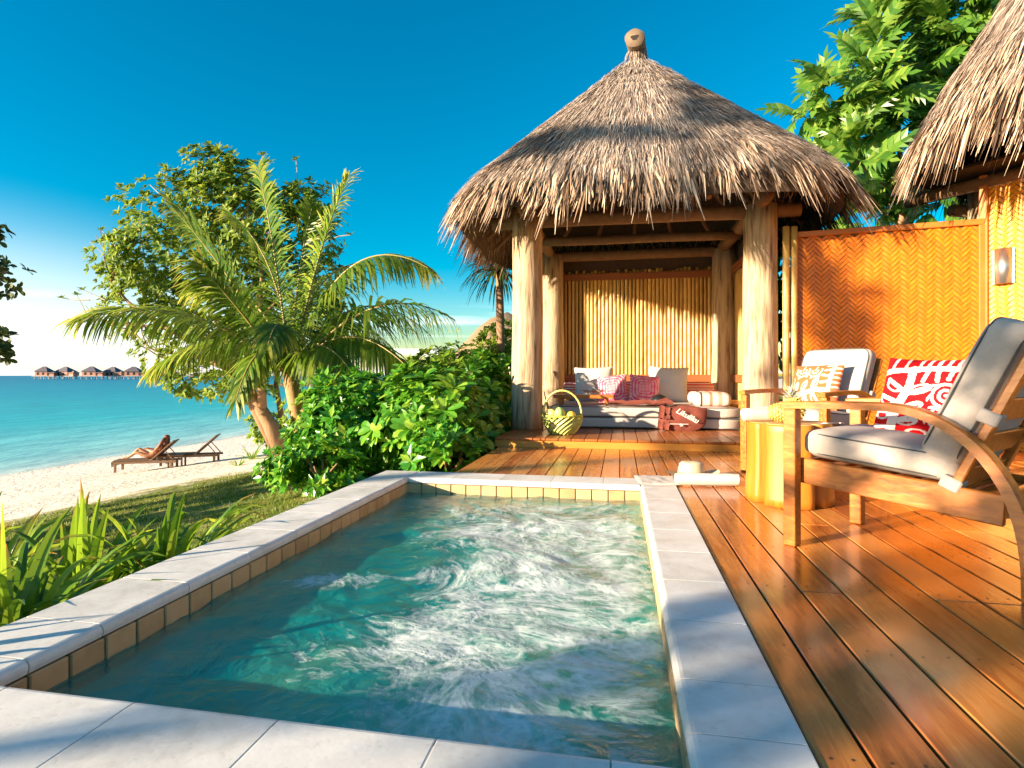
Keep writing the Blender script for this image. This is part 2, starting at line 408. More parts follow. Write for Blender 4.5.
# ------------------------------------------------------------------ pool
PX0, PX1, PY0, PY1 = -1.74, .165, 1.29, 4.55
def pool():
    stone, t = newmat('cream_coping_stone')
    n1 = tex(t, 3.2, 7, rough=.65); n2 = tex(t, 60, 5); n3 = tex(t, 11, 8, dist=1.2)
    f = math_(t, 'ADD', math_(t, 'MULTIPLY', n1.outputs[0], .6), math_(t, 'MULTIPLY', math_(t, 'SUBTRACT', island(t), .5), .25))
    f = math_(t, 'ADD', f, math_(t, 'MULTIPLY', n3.outputs[0], .35))
    col = ramp(t, [(.53, .49, .44), (.72, .69, .645), (.79, .765, .73), (.82, .80, .77)], f, [.22, .42, .55, .75]).outputs[0]
    pit = ramp(t, [(.62, .60, .57), (1, 1, 1)], n2.outputs[0], [.30, .40]).outputs[0]
    col = mix(t, .35, col, pit, 'MULTIPLY')
    out(t, princ(t, col, ramp(t, [(.4, .4, .4), (.75, .75, .75)], n1.outputs[0], [.4, .6]).outputs[0], .4, bump(t, math_(t, 'ADD', n2.outputs[0], n3.outputs[0]), .12, .003)).outputs[0])
    tile = simple('sandstone_tile', [(.36, .21, .09), (.54, .35, .17), (.62, .44, .25)], 12, None, .6, .3, isl=.5, detail=8)
    grout = simple('dark_grout', [(.16, .13, .10), (.24, .20, .16)], 20, None, .9, 0)
    basin, t = newmat('teal_mosaic')
    co = t.nodes.new('ShaderNodeTexCoord'); br = t.nodes.new('ShaderNodeTexBrick'); br.offset = 0
    br.inputs['Scale'].default_value = 7; br.inputs['Brick Width'].default_value = .5; br.inputs['Row Height'].default_value = .5
    br.inputs['Mortar Size'].default_value = .025
    br.inputs['Color1'].default_value = (.04, .68, .62, 1); br.inputs['Color2'].default_value = (.07, .78, .70, 1); br.inputs['Mortar'].default_value = (.25, .5, .45, 1)
    t.links.new(co.outputs['Object'], br.inputs['Vector']); nb = tex(t, 2, 3)
    col = mix(t, ramp(t, [(0, 0, 0), (1, 1, 1)], nb.outputs[0], [.4, .65]).outputs[0], br.outputs[0], (.28, .52, .30))
    out(t, princ(t, col, .4, .3).outputs[0])
    p = thing('plunge_pool', 'rectangular plunge pool with cream stone coping and sandstone wall tiles', 'pool', (PX0, PY0, 0))
    O = -V((PX0, PY0, 0))
    cw, th = .30, .042
    def stone_row(mb, x0, x1, y0, y1, inner):
        """one coping stone, rounded only on the edge that overhangs the water (inner = '+x', '-x', '+y', '-y')"""
        g = .0022; ax = inner[1]; sg = 1 if inner[0] == '+' else -1
        w_ = (x1-x0) if ax == 'x' else (y1-y0); a, b = (y0+g, y1-g) if ax == 'x' else (x0+g, x1-g)
        dz = 0
        pr = [(w_, -th), (w_, -.004), (w_-.004, 0), (.024, 0), (.014, -.002), (.006, -.008), (.001, -.017), (0, -.026), (.004, -th)]
        e = (x1 if sg > 0 else x0) if ax == 'x' else (y1 if sg > 0 else y0)
        vs = []
        for q, ins in ((a, .0005), (a+.002, 0), (b-.002, 0), (b, .0005)):
            for s_, z in pr:
                z2 = z-ins if z > -.03 else z
                p_ = e-sg*s_
                vs.append(V((p_, q, z2+.004+dz) if ax == 'x' else (q, p_, z2+.004+dz))+O)
        n = len(pr)
        mb.add(vs, [(i*n+k, i*n+(k+1) % n, (i+1)*n+(k+1) % n, (i+1)*n+k) for i in range(3) for k in range(n)]+[tuple(range(n)), tuple(3*n+k for k in range(n))])
    ys = [.99, 1.42, 1.67, 2.07, 2.47, 2.87, 3.27, 3.67, 4.07, 4.47, 4.85]
    for side, (x0, x1) in (('L', (PX0-.31, PX0+.012)), ('R', (PX1-.012, .425))):
        mb = MB()
        for a, b in zip(ys, ys[1:]): stone_row(mb, x0, x1, a, b, '+x' if side == 'L' else '-x')
        mb.build('coping', stone, p)
    mb = MB()
    xs = [PX0+.012, -1.635, -1.235, -.825, -.42, -.02, PX1-.012]
    for a, b in zip(xs, xs[1:]): stone_row(mb, a, b, .93, PY0+.012, '+y')
    mb.build('coping', stone, p)
    mb = MB()
    xs = [PX0+.012, -1.35, -.95, -.54, -.13, PX1-.012]
    for a, b in zip(xs, xs[1:]): stone_row(mb, a, b, PY1-.012, 4.85, '-y')
    mb.build('coping', stone, p)
    # wall tiles: two rows of setts under the coping
    mb = MB()
    def tiles(a, b, z0, z1, put, n):
        for i in range(n):
            s0 = a+(b-a)*i/n; s1 = a+(b-a)*(i+1)/n
            put(mb, (s0+s1)/2, s1-s0-.007, (z0+z1)/2, z1-z0-.006)
    rows = ((-.145, -.042), (-.25, -.147))
    for z0, z1 in rows:
        tiles(PY0, PY1, z0, z1, lambda m_, c, w_, z, h: m_.rbox(V((PX0+.002, c, z))+O, (.02, w_, h), .004, 1), 25)
        tiles(PY0, PY1, z0, z1, lambda m_, c, w_, z, h: m_.rbox(V((PX1-.002, c, z))+O, (.02, w_, h), .004, 1), 25)
        tiles(PX0, PX1, z0, z1, lambda m_, c, w_, z, h: m_.rbox(V((c, PY1-.002, z))+O, (w_, .02, h), .004, 1), 15)
        tiles(PX0, PX1, z0, z1, lambda m_, c, w_, z, h: m_.rbox(V((c, PY0+.002, z))+O, (w_, .02, h), .004, 1), 15)
    mb.build('wall_tiles', tile, p)
    mb = MB()
    mb.box(V((PX0-.155, 2.92, -.27))+O, (.29, 3.86, .455)); mb.box(V((.29, 2.92, -.27))+O, (.245, 3.86, .455))
    mb.box(V(((PX0+PX1)/2, PY1+.15, -.271))+O, (1.93, .29, .455)); mb.box(V(((PX0+PX1)/2, 1.11, -.271))+O, (1.93, .345, .455))
    mb.build('pool_wall', grout, p)
    mb = MB(); zc, zh = -th/2+.0036, th-.001
    mb.box(V((PX0-.165, 2.92, zc))+O, (.26, 3.84, zh)); mb.box(V((.30, 2.92, zc))+O, (.222, 3.84, zh))
    mb.box(V(((PX0+PX1)/2, PY1+.16, zc+.0002))+O, (1.9, .255, zh)); mb.box(V(((PX0+PX1)/2, 1.10, zc+.0002))+O, (1.9, .32, zh))
    mb.build('joint_mortar', simple('joint_mortar', [(.36, .34, .32), (.5, .48, .45)], 30, None, .9, 0), p)
    mb = MB()
    cx, cy = (PX0+PX1)/2, (PY0+PY1)/2; lx, ly = PX1-PX0, PY1-PY0
    z0, z1 = -.62, -.245
    q = [V((PX0+.003, PY0+.003, 0)), V((PX1-.003, PY0+.003, 0)), V((PX1-.003, PY1-.003, 0)), V((PX0+.003, PY1-.003, 0))]
    mb.add([k+O+V((0, 0, z)) for z in (z0, z1) for k in q], [(0, 1, 2, 3), (0, 4, 5, 1), (1, 5, 6, 2), (2, 6, 7, 3), (3, 7, 4, 0)])
    mb.build('basin', basin, p)
    # churning water
    m, t = newmat('spa_water')
    fl = tex(t, 3.0, 9, attr='flow', dist=.8, rough=.62)
    f2 = tex(t, 10, 7, attr='flow', dist=.5, rough=.6)
    at = t.nodes.new('ShaderNodeAttribute'); at.attribute_name = 'along'
    f3 = tex(t, 4.2, 6, attr='flow', dist=1.6, rough=.58)
    rid = math_(t, 'SUBTRACT', 1.0, math_(t, 'MULTIPLY', math_(t, 'ABSOLUTE', math_(t, 'SUBTRACT', f3.outputs[0], .5), 0), 5.5))   # thin filaments
    ns = math_(t, 'ADD', math_(t, 'MULTIPLY', fl.outputs[0], .58), math_(t, 'MULTIPLY', f2.outputs[0], .30))
    ns = math_(t, 'ADD', ns, math_(t, 'MULTIPLY', rid, .20))
    vo = t.nodes.new('ShaderNodeTexVoronoi'); vo.inputs['Scale'].default_value = 30; vo.feature = 'SMOOTH_F1'
    fa = t.nodes.new('ShaderNodeAttribute'); fa.attribute_name = 'flow'
    wob = t.nodes.new('ShaderNodeVectorMath'); wob.operation = 'ADD'; t.links.new(fa.outputs['Vector'], wob.inputs[0])
    wsc = t.nodes.new('ShaderNodeVectorMath'); wsc.operation = 'SCALE'; wsc.inputs['Scale'].default_value = .12; t.links.new(f2.outputs[1], wsc.inputs[0])
    t.links.new(wsc.outputs[0], wob.inputs[1]); t.links.new(wob.outputs[0], vo.inputs['Vector'])
    bub = math_(t, 'MULTIPLY', math_(t, 'SUBTRACT', vo.outputs['Distance'], .45), .16)      # froth breaks into bubbles at its edges
    fo = math_(t, 'ADD', math_(t, 'ADD', ns, bub), math_(t, 'SUBTRACT', at.outputs['Fac'], 1))
    foam = ramp(t, [(0, 0, 0), (.30, .30, .30), (.9, .9, .9)], fo, [.0, .10, .30]).outputs[0]
    big = tex(t, 1.7, 3, attr='flow')
    wat = ramp(t, [(.0, .27, .28), (.01, .42, .39), (.12, .52, .38)], big.outputs[0], [.3, .52, .72]).outputs[0]
    rip = tex(t, 9, 4, map_scale=(1, 1, 1), dist=.6)
    hh = math_(t, 'ADD', math_(t, 'MULTIPLY', rip.outputs[0], math_(t, 'SUBTRACT', 1.15, foam)), math_(t, 'MULTIPLY', ns, .8))
    bn = bump(t, hh, .45, .03)
    gl = princ(t, (.84, 1.0, .99), .03, .5, bn); gl.inputs['Transmission Weight'].default_value = 1; gl.inputs['IOR'].default_value = 1.33
    tb = princ(t, wat, .1, .3, bn)                               # fine bubbles make the water slightly milky
    m1 = t.nodes.new('ShaderNodeMixShader'); m1.inputs[0].default_value = .30
    t.links.new(gl.outputs[0], m1.inputs[1]); t.links.new(tb.outputs[0], m1.inputs[2])
    fs_ = princ(t, (.74, .79, .77), .7, .2, bn)
    m2 = t.nodes.new('ShaderNodeMixShader'); t.links.new(foam, m2.inputs[0]); t.links.new(m1.outputs[0], m2.inputs[1]); t.links.new(fs_.outputs[0], m2.inputs[2])
    out(t, m2.outputs[0])
    nx, ny = 130, 220; vs = []; fl = []; de = []
    vort = [((-.45, 2.55), .5, 1.0), ((-.55, 3.55), .42, -1.1), ((-1.05, 2.9), .3, .9), ((-.15, 1.9), .3, -1.3), ((-.75, 1.85), .35, 1.2), ((-.1, 3.1), .3, 1.2), ((-1.2, 3.8), .3, -.9), ((-.2, 4.1), .3, .9)]
    def swirl(x, y):
        for _ in range(14):
            dx = dy = 0
            for (cx, cy), r, k in vort:
                ex, ey = x-cx, y-cy; g = k*math.exp(-(ex*ex+ey*ey)/(r*r))
                dx += -ey*g; dy += ex*g
            nv = noise.noise_vector(V((x*1.6, y*1.6, 5)))*.10
            x -= (dx*.15+nv.x*1.5)*.10; y -= (dy*.15+nv.y*1.5)*.10
        return x, y
    for j in range(ny):
        for i in range(nx):
            x = PX0+.004+(lx-.008)*i/(nx-1); y = PY0+.004+(ly-.008)*j/(ny-1)
            fx, fy = swirl(x, y)
            d = 0
            for (cx, cy), sx, sy, k in (((-.40, 2.75), .42, .42, .62), ((-.55, 3.55), .6, .34, .45), ((-.35, 2.10), .62, .22, .48), ((-.30, 1.62), .45, .30, .42), ((-.6, 4.15), .8, .25, .22), ((0, 3.2), .25, .9, .25), ((-1.25, 2.55), .35, .12, .28)):
                ang = (x-cx)*.2
                d = d + k*math.exp(-((x-cx)/sx)**2-((y-cy-ang)/sy)**2)
            d = min(d, .31) + .29
            edge = min(1, (x-PX0)/.2, (PX1-x)/.12)
            d *= .75+.25*edge
            z = -.118 + noise.noise(V((fx*4, fy*4, 0)))*.014 + noise.noise(V((fx*9, fy*9, 1)))*.007 + .02*math.exp(-((x+.4)/.3)**2-((y-2.75)/.3)**2)
            vs.append(V((x, y, z))+O); fl.append((fx, fy*1.15, 0)); de.append(d)
    mb = MB(); mb.add(vs, [(j*nx+i, j*nx+i+1, (j+1)*nx+i+1, (j+1)*nx+i) for j in range(ny-1) for i in range(nx-1)], a=de)
    o = mb.build('pool_water', m, None, True, vec=fl, loc=(PX0, PY0, 0)); struct(o)
pool()

# ------------------------------------------------------------------ deck
def deck():
    m, t = newmat('varnished_deck_boards')
    n = tex(t, 5, 8, map_scale=(6, .55, 1), dist=.8); n2 = tex(t, 1.1, 4); n3 = tex(t, 40, 4, map_scale=(5, .4, 1))
    f = math_(t, 'ADD', math_(t, 'ADD', math_(t, 'MULTIPLY', n.outputs[0], .75), math_(t, 'MULTIPLY', math_(t, 'SUBTRACT', island(t), .5), .42)), math_(t, 'MULTIPLY', n3.outputs[0], .25), True)
    col = ramp(t, [(.22, .05, .010), (.46, .13, .022), (.62, .22, .042), (.66, .29, .08)], f, [.16, .38, .56, .82]).outputs[0]
    rg = ramp(t, [(.14, .14, .14), (.46, .46, .46)], math_(t, 'ADD', math_(t, 'MULTIPLY', n2.outputs[0], .7), math_(t, 'MULTIPLY', n.outputs[0], .35)), [.35, .75]).outputs[0]
    hh = math_(t, 'ADD', n.outputs[0], math_(t, 'MULTIPLY', n2.outputs[0], 2))
    pp = princ(t, col, rg, .6, bump(t, hh, .10, .01)); pp.inputs['Coat Weight'].default_value = .3; pp.inputs['Coat Roughness'].default_value = .1; out(t, pp.outputs[0])
    nail = simple('screw_heads', [(.03, .02, .015), (.06, .04, .03)], 20, None, .5, 0)
    mb = MB()
    W = .158; g = .008
    def board(x0, x1, y0, y1):
        mb.mi = 0
        mb.rbox(((x0+x1)/2, (y0+y1)/2, -.018), (x1-x0, y1-y0, .03), .004, 1)
        mb.mi = 1
        for yy in joists:
            if y0+.04 < yy < y1-.04:
                for q in (.26, .74):
                    c = V((x0+(x1-x0)*q+rnd(-.006, .006), yy+rnd(-.01, .01), -.0022))
                    mb.add([c+V((math.cos(k*math.pi/4)*.0042, math.sin(k*math.pi/4)*.0042, 0)) for k in range(8)], [tuple(range(8))])
    joists = [-3+.55*i for i in range(22)]
    x = .432; k = 0
    while x < 9:
        x1 = x+(.118 if k == 0 else W)
        cuts = [-4, random.choice((-1.2, -.4)), random.choice((2.45, 3.55, 5.2)), 9.2] if k > 1 else [-4, 9.2]
        for a, b in zip(cuts, cuts[1:]): board(x, x1-g, a+.001, b-.001)
        x = x1; k += 1
    x = -1.42
    while x < .43:
        x1 = min(x+W, .432); board(x, x1-g, 4.857, 9.2); x = x1
    o = mb.build('deck', [m, nail]); struct(o)
    mb = MB(); mb.box((-1.44, 7.03, -.14), (.03, 4.34, .24)); mb.box((3.7, 2.6, -.30), (6.5, 13, .02)); mb.box((-.5, 7.03, -.301), (1.84, 4.3, .02))
    struct(mb.build('deck_frame', M['rail']))
deck()

# ------------------------------------------------------------------ thatch
def thatch(parent, cen, hx, hy, rz, ze, zp, expo, n, nf, pw=1.0, arc=None, top=.03, fringe=(.30, .62), dip=.08, flen=(.28, .54), bulge=0.0):
    """shell plus loose strands; arc limits the strands to the side that is in view"""
    cr, sr = math.cos(rz), math.sin(rz)
    def pt(phi, t):
        c, s = math.cos(phi), math.sin(phi)
        r = (abs(c/hx)**expo + abs(s/hy)**expo)**(-1/expo)
        x, y = c*r*t, s*r*t
        z = zp-(zp-ze)*(t**pw) - dip*max(0, (t-.86)/.14)**2 + bulge*math.sin(math.pi*t)
        if t < .10: z += .24*(1-t/.10)**2
        return V((x*cr-y*sr, x*sr+y*cr, z))
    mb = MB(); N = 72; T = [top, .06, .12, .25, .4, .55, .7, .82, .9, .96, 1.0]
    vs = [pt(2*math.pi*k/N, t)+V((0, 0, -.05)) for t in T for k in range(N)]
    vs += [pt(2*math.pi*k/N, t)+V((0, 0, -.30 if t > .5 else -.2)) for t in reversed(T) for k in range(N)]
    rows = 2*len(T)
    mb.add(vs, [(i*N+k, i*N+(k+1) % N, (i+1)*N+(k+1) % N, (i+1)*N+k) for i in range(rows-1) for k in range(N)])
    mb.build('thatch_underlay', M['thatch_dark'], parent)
    mb = MB()
    a0, a1 = arc or (0, 2*math.pi)
    def strand(phi, t, ln, wd, lift, jit, drop=0.0):
        p = pt(phi, t); e = .02
        q = pt(phi, min(1.0, t+e)) if t < .98 else p
        d = (pt(phi, t)-pt(phi, t-e)).normalized()
        side = V((0, 0, 1)).cross(d)
        side = side.normalized() if side.length > 1e-5 else V((1, 0, 0))
        nrm = d.cross(side).normalized()
        if nrm.z < 0: nrm = -nrm
        dd = (d + side*rnd(-jit, jit)).normalized()
        s0 = p + nrm*rnd(-.02, .05)
        s2 = s0 + dd*ln*(1-drop*.35) + nrm*rnd(0, lift) + V((0, 0, -1))*ln*drop
        s1 = s0.lerp(s2, .5) + nrm*rnd(0, .018) + V((0, 0, 1))*ln*drop*.10
        sd = (side*math.cos(rnd(-.9, .9)) + nrm*rnd(-.5, .5)).normalized()*wd/2
        mb.add([s0-sd, s0+sd, s1-sd*.9, s1+sd*.9, s2-sd*.15, s2+sd*.15], [(0, 1, 3, 2), (2, 3, 5, 4)])
    for i in range(n):
        t = top+(.985-top)*math.sqrt(random.random())
        course = math.floor(t*13+rnd(-.25, .25))/13
        t = max(top, course*.55+t*.45)
        strand(rnd(a0, a1), t, rnd(.2, .45)*(1 if t > .3 else .6), rnd(.004, .010), .018+.05*max(0, t-.55), .16)
    mb.build('thatch', M['thatch'], parent)
    mb = MB()
    for i in range(nf):
        k = random.random()
        t = rnd(.86, 1.0)
        phi = rnd(a0, a1) if i % 4 else rnd(0, 2*math.pi)
        clump = noise.noise(V((phi*22, 1.3, 0)))
        strand(phi, t, rnd(*flen)*(1+.8*clump), rnd(.010, .042), .10, .34, rnd(*fringe))
    for i in range(nf//3):                   # inner hanging layer seen from below
        phi = rnd(0, 2*math.pi)
        p = pt(phi, rnd(.80, .98))+V((0, 0, -.28)); s = V((-math.sin(phi), math.cos(phi), 0))*rnd(.006, .016)
        q = p+V((rnd(-.1, .1), rnd(-.1, .1), -rnd(.08, .3)))
        mb.add([p-s, p+s, q], [(0, 1, 2)])
    mb.build('thatch_fringe', M['thatch_edge'], parent)
    return pt

def herring(mb, w_, h_, sw=.043, k=3, M_=None):
    """real woven strips, diagonal herringbone, filling 0..w_ x 0..h_ in the local XZ plane, facing -Y"""
    c = math.sqrt(.5); n = int((w_+h_)/sw)+4
    for i in range(-n, n):
        for j in range(-n, n):
            r = (i-j) % (2*k)
            if r == 0: a0, a1, b0, b1, hor = i, i+k, j, j+1, True
            elif r == 2*k-1: a0, a1, b0, b1, hor = i, i+1, j, j+k, False
            else: continue
            cx = ((a0+a1)/2-(b0+b1)/2)*c*sw; cz = ((a0+a1)/2+(b0+b1)/2)*c*sw
            if not (.0 < cx < w_ and .0 < cz < h_): continue
            g = .09
            def P(a, b, y):
                X = (a-b)*c*sw; Z = (a+b)*c*sw; j_ = noise.noise_vector(V((X*9, Z*9, i*.37+j*.61)))*.0035; q_ = noise.noise_vector(V((X*.9, Z*.9, 3)))*.03; return V((min(w_, max(0, X+j_.x+q_.x)), y+j_.y*.4, min(h_, max(0, Z+j_.z+q_.z))))
            if hor:
                bm_ = (b0+b1)/2
                vs = [P(a0-.1, b0+g, .004), P(a1+.1, b0+g, .004), P(a1+.1, bm_, -.002), P(a0-.1, bm_, -.002), P(a0-.1, b1-g, .004), P(a1+.1, b1-g, .004),
                      ]
                # the strip dives under its neighbours at both ends
                mid = (a0+a1)/2
                vs = [P(a0, b0+g, .004), P(mid, b0+g, -.003), P(a1, b0+g, .004), P(a0, b1-g, .004), P(mid, b1-g, -.003), P(a1, b1-g, .004)]
            else:
                mid = (b0+b1)/2
                vs = [P(a0+g, b0, .004), P(a0+g, mid, -.003), P(a0+g, b1, .004), P(a1-g, b0, .004), P(a1-g, mid, -.003), P(a1-g, b1, .004)]
            mb.add(vs, [(0, 1, 4, 3), (1, 2, 5, 4)], M=M_)

# ------------------------------------------------------------------ gazebo
GX0, GX1, GY0, GY1 = -1.27, 1.79, 7.95, 10.55
GC = V(((GX0+GX1)/2, (GY0+GY1)/2, 0))
def gazebo():
    g = thing('thatched_gazebo', 'open daybed pavilion with conical thatch roof on four log posts', 'gazebo', GC)
    O = -GC
    plat = simple('platform_boards', [(.20, .05, .014), (.36, .12, .03), (.42, .16, .05)], 5, (6, .6, 1), .3, .1, isl=.4)
    fas = simple('platform_fascia', [(.48, .18, .03), (.62, .28, .05)], 5, (.5, 4, 4), .35, .1)
    mb = MB(); x = -1.47
    while x < 2.25:
        mb.rbox(V((x+.075, 8.85, .095))+O, (.146, 4.22, .028), .006, 1); x += .152
    pl = mb.build('platform', plat, g)
    mb = MB(); mb.rbox(V((.39, 6.775, .037))+O, (3.74, .035, .084), .004, 1); mb.box(V((-1.46, 8.85, .037))+O, (.03, 4.1, .084))
    mb.build('fascia', fas, pl)
    posts = {}
    for i, (x, y, h) in enumerate(((GX0, GY0, 3.05), (GX1, GY0, 3.05), (GX0+.05, GY1, 3.05), (GX1, GY1, 3.05))):
        mb = MB(); ln = []
        for k in range(13):
            z = .111+(h-.111)*k/12
            ln.append((.222-.02*k/12+(.012 if k == 0 else 0), z))
        sd = i*9.1
        mb.lathe(ln, V((x, y, 0))+O, 28, wob=lambda a, z: 1+noise.noise(V((math.cos(a)*1.3, math.sin(a)*1.3, z*.9+sd)))*.07+noise.noise(V((math.cos(a)*5, math.sin(a)*5, z*.4+sd)))*.018)
        mb.build('post', M['log'], g, True)
    def beam(a, b, r):
        mb = MB(); a, b = V(a), V(b)
        pts = [a+(b-a)*k/6+noise.noise_vector(a+(b-a)*k/6)*.02 for k in range(7)]
        mb.tube([p+O for p in pts], r, 14); mb.build('beam', M['pole'], g, True)
    beam((GX0-.5, GY0, 2.99), (GX1+.5, GY0+.02, 2.99), .09)
    beam((GX0-.5, GY1, 3.02), (GX1+.5, GY1, 3.02), .09)
    beam((GX0, GY0-.4, 3.08), (GX0, GY1+.4, 3.08), .09)
    beam((GX1-.02, GY0-.4, 3.08), (GX1-.02, GY1+.4, 3.08), .10)
    beam((GX0, 9.25, 3.0), (GX1, 9.25, 3.0), .07)
    for k in range(18):
        a = 2*math.pi*(k+.5)/18; rr = 2.15
        mb = MB(); mb.tube([GC+O+V((math.cos(a)*rr*1.1, math.sin(a)*rr*.95, 3.02)), GC+O+V((math.cos(a)*.1, math.sin(a)*.1, 5.05))], .035, 6)
        mb.build('rafter', M['pole'], g)
    # split-bamboo screens
    def screen(a, b, z0, z1, nm, nrm):
        a, b = V(a), V(b); L_ = (b-a).length; n = int(L_/.068); mb = MB()
        for i in range(n):
            p = a+(b-a)*(i+.5)/n; r = rnd(.026, .033); jz = rnd(-.05, .03)
            pts = []; rad = []
            z = z0+rnd(-.2, 0)
            nodes = []
            zz = z0
            ph = rnd(0, .3)
            rr = []
            zs = [z0]
            q = z0+ph
            while q < z1+jz: zs += [q-.012, q, q+.012]; q += rnd(.24, .34)
            zs.append(z1+jz)
            zs = sorted(zs)
            for z in zs:
                isn = any(abs(z-y) < 1e-6 for y in zs[2::3])
                pts.append(p+O+V((0, 0, z))); rad.append(r*(1.07 if isn else 1))
            mb.tube(pts, rad, 8)
        sc = mb.build(nm, M['bamboo'], g, True)
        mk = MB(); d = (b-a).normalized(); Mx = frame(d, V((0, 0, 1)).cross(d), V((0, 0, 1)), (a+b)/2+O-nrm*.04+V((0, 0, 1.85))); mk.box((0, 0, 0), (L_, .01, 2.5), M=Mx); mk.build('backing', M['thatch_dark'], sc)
        for zr, hh in ((2.66, .12), (.80, .13)):
            mb = MB(); d = (b-a).normalized()
            Mx = frame(d, V((0, 0, 1)).cross(d), V((0, 0, 1)), (a+b)/2+O+nrm*.055+V((0, 0, zr)))
            mb.rbox((0, 0, 0), (L_, .04, hh), .006, 1, M=Mx); mb.build('rail', M['rail'], sc)
    screen((GX0+.17, GY1+.2, 0), (GX1-.12, GY1+.2, 0), .3, 2.78, 'bamboo_screen', V((0, -1, 0)))
    screen((GX1+.16, GY1-.1, 0), (GX1+.16, GY0+.28, 0), .3, 2.62, 'bamboo_screen', V((-1, 0, 0)))
    # edge boards of the bed box
    mb = MB()
    mb.rbox(V((GX1-.02, 9.25, .42))+O, (.30, 2.2, .05), .008, 1); mb.rbox(V((.26, 10.42, .43))+O, (2.7, .26, .05), .008, 1)
    mb.build('bed_ledge', fas, g)
    # roof
    roof = thing('thatched_roof', '', '', (0, 0, 0)); del roof['label'], roof['category']
    roof.parent = g
    thatch(roof, None, 2.52, 2.38, 0, 3.30, 5.90, 4.6, 64000, 7600, .97, arc=(math.pi*.86, math.pi*2.16))
    mb = MB()                                              # the pole stub at the peak, sawn end towards the pool
    ax = V((-.13, -.99, -.06)).normalized(); c = V((0, .02, 6.01))
    xx = ax.cross(V((0, 0, 1))).normalized(); yy = xx.cross(ax)
    Mx = frame(xx, yy, ax, c)
    prof = [(.12, -.40), (.135, -.1), (.14, .16), (.146, .30), (.14, .315)]
    mb.lathe(prof, n=20, M=Mx, wob=lambda a, z: 1+.06*math.sin(a*2+1)+.03*math.sin(a*5))
    fo = mb.build('finial_log', simple('grey_driftwood_log', [(.10, .065, .04), (.24, .17, .11)], 9, None, .8, .5), roof, True)
    mb = MB()
    mb.add([V((.055*math.cos(a)*(1+.35*math.sin(3*a)), .05*math.sin(a)*(1+.3*math.cos(2*a)), .317)) for a in [k*math.pi/7 for k in range(14)]], [tuple(range(14))], M=Mx)
    mb.build('hollow', M['dark'], fo)
    mb = MB(); mb.lathe([(.115, 5.84), (.12, 5.88), (.11, 5.92), (.09, 5.95)], n=18); mb.build('peak_binding', simple('peak_binding', [(.18, .13, .10), (.42, .33, .25)], 24, (6, 6, .5), .85, .8), roof, True)
gazebo()
for i, (x, y) in enumerate(((2.085, 7.88), (2.185, 7.90))):
    mb = MB(); r = .042
    zs = sorted([0.0]+[q+e for q in (.32+.04*i, .70, 1.08+.03*i, 1.46, 1.86, 2.24) for e in (-.012, 0, .012)]+[2.75])
    mb.tube([(0, 0, z) for z in zs], [r*(1.09 if (k % 3) == 2 else 1) for k in range(len(zs))], 14)
    o = mb.build('bamboo_pole', M['bamboo'], None, True, loc=(x, y, 0))
    tag(o, ('yellow bamboo pole standing against the right front gazebo post', 'yellow bamboo pole beside the end of the woven fence')[i], 'bamboo pole', 'bamboo poles by the gazebo')

# ------------------------------------------------------------------ woven fence and villa
def fence():
    a, b = V((2.20, 7.95, 0)), V((4.21, 7.67, 0)); d = (b-a).normalized(); n = V((0, 0, 1)).cross(d); L_ = (b-a).length
    f = thing('woven_fence', 'tall orange woven bamboo privacy fence between gazebo and villa', 'fence', a, math.atan2(d.y, d.x))
    mb = MB(); herring(mb, L_, 2.62); p = mb.build('woven_panel', M['weave'], f)
    mb = MB(); mb.box((L_/2, .016, 1.31), (L_, .016, 2.62)); mb.build('backing', M['weave_back'], p)
    mb = MB(); mb.rbox((L_/2, 0, 2.655), (L_+.04, .07, .07), .008, 1); mb.build('top_rail', M['trim'], f)
    mb = MB(); mb.rbox((L_-.03, -.012, 1.34), (.07, .05, 2.56), .006, 1); mb.build('end_post', M['trim'], f)
fence()
VA = V((.62, -.785, 0)).normalized(); VB = V((.785, .62, 0)).normalized()
def villa():
    w0 = V((4.235, 7.66, 0)); rz = math.atan2(VA.y, VA.x)
    v = thing('thatched_villa', 'yellow woven walled villa with steep thatch roof at the right edge', 'villa', w0, rz)
    Wd = 5.2
    mb = MB(); herring(mb, 2.6, 3.1); wl = mb.build('wall', M['weave_bright'], v)
    mb = MB(); mb.box((Wd/2, .03, 1.6), (Wd, .04, 3.2)); mb.build('backing', M['weave_back'], wl)
    mb = MB(); mb.box((.02, 1.9, 1.6), (.04, 3.7, 3.2)); mb.build('side_wall', M['weave'], v)
    mb = MB(); mb.rbox((-.03, -.015, 1.6), (.09, .06, 3.2), .008, 1); mb.build('corner_trim', M['trim'], v)
    mb = MB(); mb.lathe([(.13, 0), (.12, 3.2)], (-.32, .55, 0), 18); mb.build('post', M['log'], v, True)
    mb = MB(); mb.tube([(-.9, .02, 3.12), (Wd, .02, 3.12)], .08, 12); mb.tube([(-.6, .5, 3.0), (.4, 3.4, 3.0)], .08, 12); mb.build('beam', M['pole'], v, True)
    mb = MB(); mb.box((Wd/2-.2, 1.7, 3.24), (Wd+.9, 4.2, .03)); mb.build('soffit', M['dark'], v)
    roof = bpy.data.objects.new('thatched_roof', None); C.objects.link(roof); roof.parent = v
    h = 2.75
    E = V((2.90, 7.46, 0)); cen = E + (VA+VB)*h
    rel = cen - w0; roof.location = (rel.dot(VA), rel.dot(VB), 0)
    thatch(roof, None, h, h, 0, 3.62, 10.2, 5.0, 46000, 7000, .82, arc=(math.pi*.95, math.pi*1.62), fringe=(.3, .6), flen=(.3, .55))
    return w0
W0 = villa()
